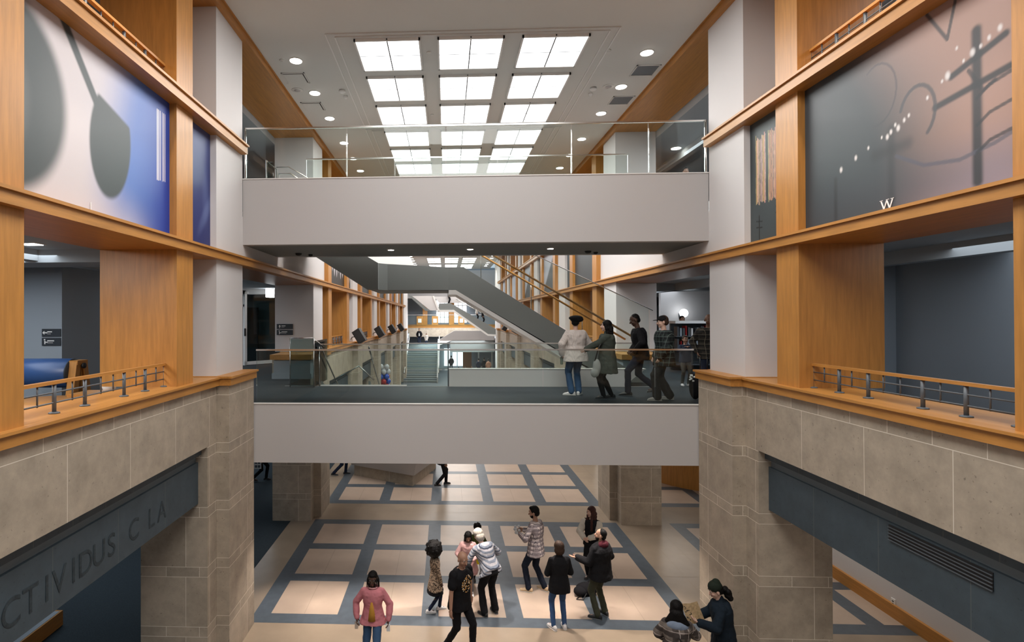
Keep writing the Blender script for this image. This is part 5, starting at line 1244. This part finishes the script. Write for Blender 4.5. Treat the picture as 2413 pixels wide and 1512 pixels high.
# people under and beyond the lower bridge
person('person in black walking beside the information desk, upper body hidden by the bridge', (-.2, 19.1, 0), -60, 1.78, 'tan', BLKC, BLKC, ('short', 'black'), feet=((-.1, .24, 0, 0), (.1, -.24, 0, .06)), shoes=BLK, vox=.016)
person('person in dark jeans walking past the left stone pier, seen below the bridge', (-4.05, 20.3, 0), -70, 1.78, 'tan', BLKC, DJEAN, ('short', 'black'), feet=((-.1, .22, 0, 0), (.1, -.26, 0, .05)), shoes=BLK, vox=.016)
r = person('person in black on the dark carpet at far left carrying a white printed board', (-6.85, 19.5, 0), -80, 1.75, 'tan', BLKC, BLKC, ('short', 'black'), feet=((-.1, .2, 0, 0), (.1, -.24, 0, .05)), shoes=BLK, vox=.016)
w = r['wr'][1]; t = thing('printed_board', (w.x, w.y-.05, w.z-.1), 'white printed board carried by the person on the dark carpet', 'board')
MB().box(w.x-.2, w.x+.06, w.y-.09, w.y-.075, w.z-.30, w.z+.04, WHITE).build('board', t)
for i in range(4): MB().box(w.x-.17+(i % 2)*.11, w.x-.08+(i % 2)*.11, w.y-.093, w.y-.09, w.z-.26+(i//2)*.14, w.z-.17+(i//2)*.14, GMET).build('picture', t)
# ------------------------------------------------------------------ the group on the lower bridge
Z2 = E+L2+.006
RIB = pattern('ribbed_knit', 'rib', (srgb(205, 196, 190), srgb(190, 182, 177)))
r = person('person in a black beret, white ribbed sweater, blue jeans and white sneakers', (2.76, 11.65, Z2), 12, 1.70, 'light', RIB, JEAN, ('beret', 'black', BLKC), fem=True, head=(-30, 0), feet=((-.10, .0, 62, 0), (.10, .06, -40, 0)),
       hands=((-.30, .04, .90), (.24, .22, .98)), hem=.16, flare=.03, ease=.05, shoes=WSH, hemr=.07, trous=.02, wide=1.12, vox=.010, fold=.02)
w = r['wr'][0]; g = MB(); g.lathe([(.0, -.2), (.028, -.19), (.03, -.05), (.012, -.02), (.012, 0)], (w.x-.01, w.y-.01, w.z-.02), GLS2, 12); tag(g.build('water_bottle'), 'small clear bottle held low by the person in the white sweater', 'bottle')
person('person with long wavy hair in a grey-green parka and tall boots pointing left', (3.28, 11.15, Z2), 78, 1.62, 'light', C('grey_green', 62, 68, 62), BLKC, ('longwavy', 'black', .30), fem=True, head=(0, 0),
       hands=((-.12, .47, 1.08), (.12, .12, .88)), elbow=((-.2, -.3, -1), (1, -1, -.1)), hem=.34, flare=.05, ease=.045, shoes=BLK, boots=C('boot_black', 30, 29, 28), wide=1.12, vox=.010, feet=((-.08, .08, 10, 0), (.12, -.1, -5, 0)), fold=.022, collar=True)
t = thing('handbag', (3.12, 10.95, Z2+.5), 'soft grey handbag hanging beside the parka of the person pointing', 'handbag')
g = MB(); g.ball((3.02, 10.97, Z2+.66), (.085, .05, .17), C('dove_leather', 150, 152, 150), 16, 10); g.ball((2.98, 10.96, Z2+.55), (.09, .05, .10), MATS['cloth_dove_leather'], 14, 9)
me = remesh(g, 'body', .012, 2, .01); o = bpy.data.objects.new('body', me); link(o, t)
MB().tube([(2.98, 10.96, Z2+.78), (3.06, 10.98, Z2+1.05), (3.16, 11.0, Z2+1.22)], .014, BLK, 8).build('strap', t)
person('tall person with shaved head in a black jacket and navy trousers striding left', (4.12, 11.62, Z2), 78, 1.80, 'dark', BLKC, DNAVY, ('buzz', 'black'), head=(0, 24), lean=(6, 0), feet=((-.1, .26, 0, 0), (.1, -.30, 0, .07)),
       hands=((-.22, .14, .92), (.20, .16, .92)), hem=.14, ease=.035, shoes=BLK, wide=1.06, vox=.010, fold=.018, hemr=.062)
PL3 = pattern('plaid_dark_green', 'plaid', (srgb(44, 52, 50), srgb(28, 32, 34), srgb(88, 100, 98)), sc=1.2)
person('person in a black cap, dark green plaid jacket and wide charcoal trousers', (4.36, 10.98, Z2), 80, 1.71, 'light', PL3, C('charcoal', 46, 46, 46), ('cap', 'brown', BLKC), head=(0, 6), feet=((-.11, .16, 0, 0), (.12, -.12, -10, 0)),
       hands=((-.22, .12, .88), (.20, .14, .88)), hem=.20, ease=.05, flare=.02, shoes=plain('grey_sneaker', (.40, .38, .36, 1), .6), hemr=.09, trous=.03, wide=1.15, vox=.010, fold=.02, inner=(C('pale_tee', 150, 155, 158), .03))
PL4 = pattern('plaid_brown', 'plaid', (srgb(56, 52, 46), srgb(36, 34, 32), srgb(105, 98, 84)), sc=1.2)
person('bald person in a brown plaid shirt standing behind the right end of the lower bridge', (5.72, 12.0, Z2), 165, 1.75, 'brown', PL4, DNAVY, ('none', 'black'), head=(0, 18), hem=.16, ease=.035, hands=((-.26, .04, .88), (.24, .05, .9)), shoes=BLK, vox=.011, wide=1.12)
person('small child with dark hair facing the camera, hands at the mouth, behind the cap wearer', (5.78, 13.3, Z2), 178, 1.22, 'tan', C('slate_hoodie', 42, 52, 68), C('khaki', 78, 78, 74), ('short', 'brown'), head=(0, 4), hands=((-.04, .2, 1.32), (.06, .2, 1.33)), hem=.1, ease=.03, shoes=WSH, vox=.011)
person('person behind the aisle bookshelf whose dark head shows over its white top', (7.88, 18.35, Z2), 180, 1.72, 'tan', C('slate_grey', 60, 64, 70), DNAVY, ('short', 'black'), shoes=BLK, vox=.016)
t = thing('shopping_bag', (5.5, 11.85, Z2+.45), 'bright orange shopping bag with dark straps at the right end of the bridge', 'bag')
ORG = plain('orange_bag', (.75, .13, .02, 1), .5); MB().prism([(5.38, Z2+.34), (5.68, Z2+.36), (5.70, Z2+.54), (5.36, Z2+.52)], 1, 11.78, 11.86, ORG).build('body', t)
for x in (5.45, 5.6): MB().tube([(x, 11.82, Z2+.5), (x+.01, 11.83, Z2+.8)], .01, BLK, 6).build('strap', t)
t = thing('backpack', (5.02, 11.1, Z2), 'small black and white backpack standing behind the right ledge', 'backpack')
g = MB(); g.ball((5.02, 11.1, Z2+.26), (.12, .09, .26), BAGM, 14, 10); g.ball((4.95, 11.07, Z2+.44), (.07, .05, .09), BAGM, 12, 8); g.build('body', t); g = MB(); rd = random.Random(3)
for i in range(9): g.ball((4.93+rd.uniform(-.04, .06), 11.04+rd.uniform(-.03, .0), Z2+.44+rd.uniform(-.07, .07)), (.024, .012, .02), WHITE, 8, 5)
g.build('white_panel', t)
# ------------------------------------------------------------------ distant people
person('tiny person in an open dark jacket and white shirt on the far stair landing', (-2.9, 57.2, E-2.83), 180, 1.75, 'tan', BLKC, DJEAN, ('short', 'black'), inner=(WHITE, .07), ease=.04, vox=.03, shoes=BLK)
person('tiny child in a cream coat beside the adult on the far stair landing', (-2.15, 57.2, E-2.83), 180, 1.2, 'tan', C('cream', 205, 198, 188), DJEAN, ('short', 'black'), hem=.3, flare=.05, ease=.04, vox=.03, shoes=BLK)
for (u, Y, dx, top, lab) in ((1063, 60, 0, BLKC, 'distant person in black walking below the far gallery, seen above the white kerb'), (1140, 57, 0, BLKC, 'distant person in black in the dark group right of the far lobby'), (1150, 55.5, 0, C('stone_shirt', 150, 110, 90), 'distant person in a tan shirt in the group right of the far lobby'), (1127, 56, 0, DNAVY, 'distant person in navy at the left of the far lobby group')):
    person(lab, ((u-1052)/1268*Y, Y, .013), 10, 1.75, 'tan', top, BLKC, ('short', 'black'), vox=.035, shoes=BLK)
for (u, Y, hh, lab) in ((1080, 52, 1.2, 'distant small figure whose head shows above the white kerb, left of three'), (1096, 51, 1.35, 'distant long-haired figure above the white kerb, middle of three'), (1111, 52, 1.3, 'distant small figure above the white kerb, right of three')):
    person(lab, ((u-1052)/1268*Y, Y, .013), 180, hh, 'tan', BLKC, BLKC, ('bob', 'black'), vox=.035, shoes=BLK)
for (u, v, top, lab) in ((1123, 757, C('off_white', 200, 195, 190), 'distant person in a white top going down the far stair'), (1137, 764, BLKC, 'distant person in dark clothes below the white-topped person on the far stair'), (1057, 716, C('grey_tee', 150, 150, 150), 'distant person in grey on the upper landing of the far stair')):
    person(lab, ((u-1052)/1268*55.4, 55.4, E-(v-748.5)/1268*55.4), -100, 1.7, 'tan', top, BLKC, ('short', 'black'), vox=.035, shoes=BLK)
person('person on the third level at right, only dark hair showing over the upper bridge', (7.0, 16.0, E+L3), 170, 1.64, 'tan', BLKC, BLKC, ('short', 'black'), vox=.02, shoes=BLK)
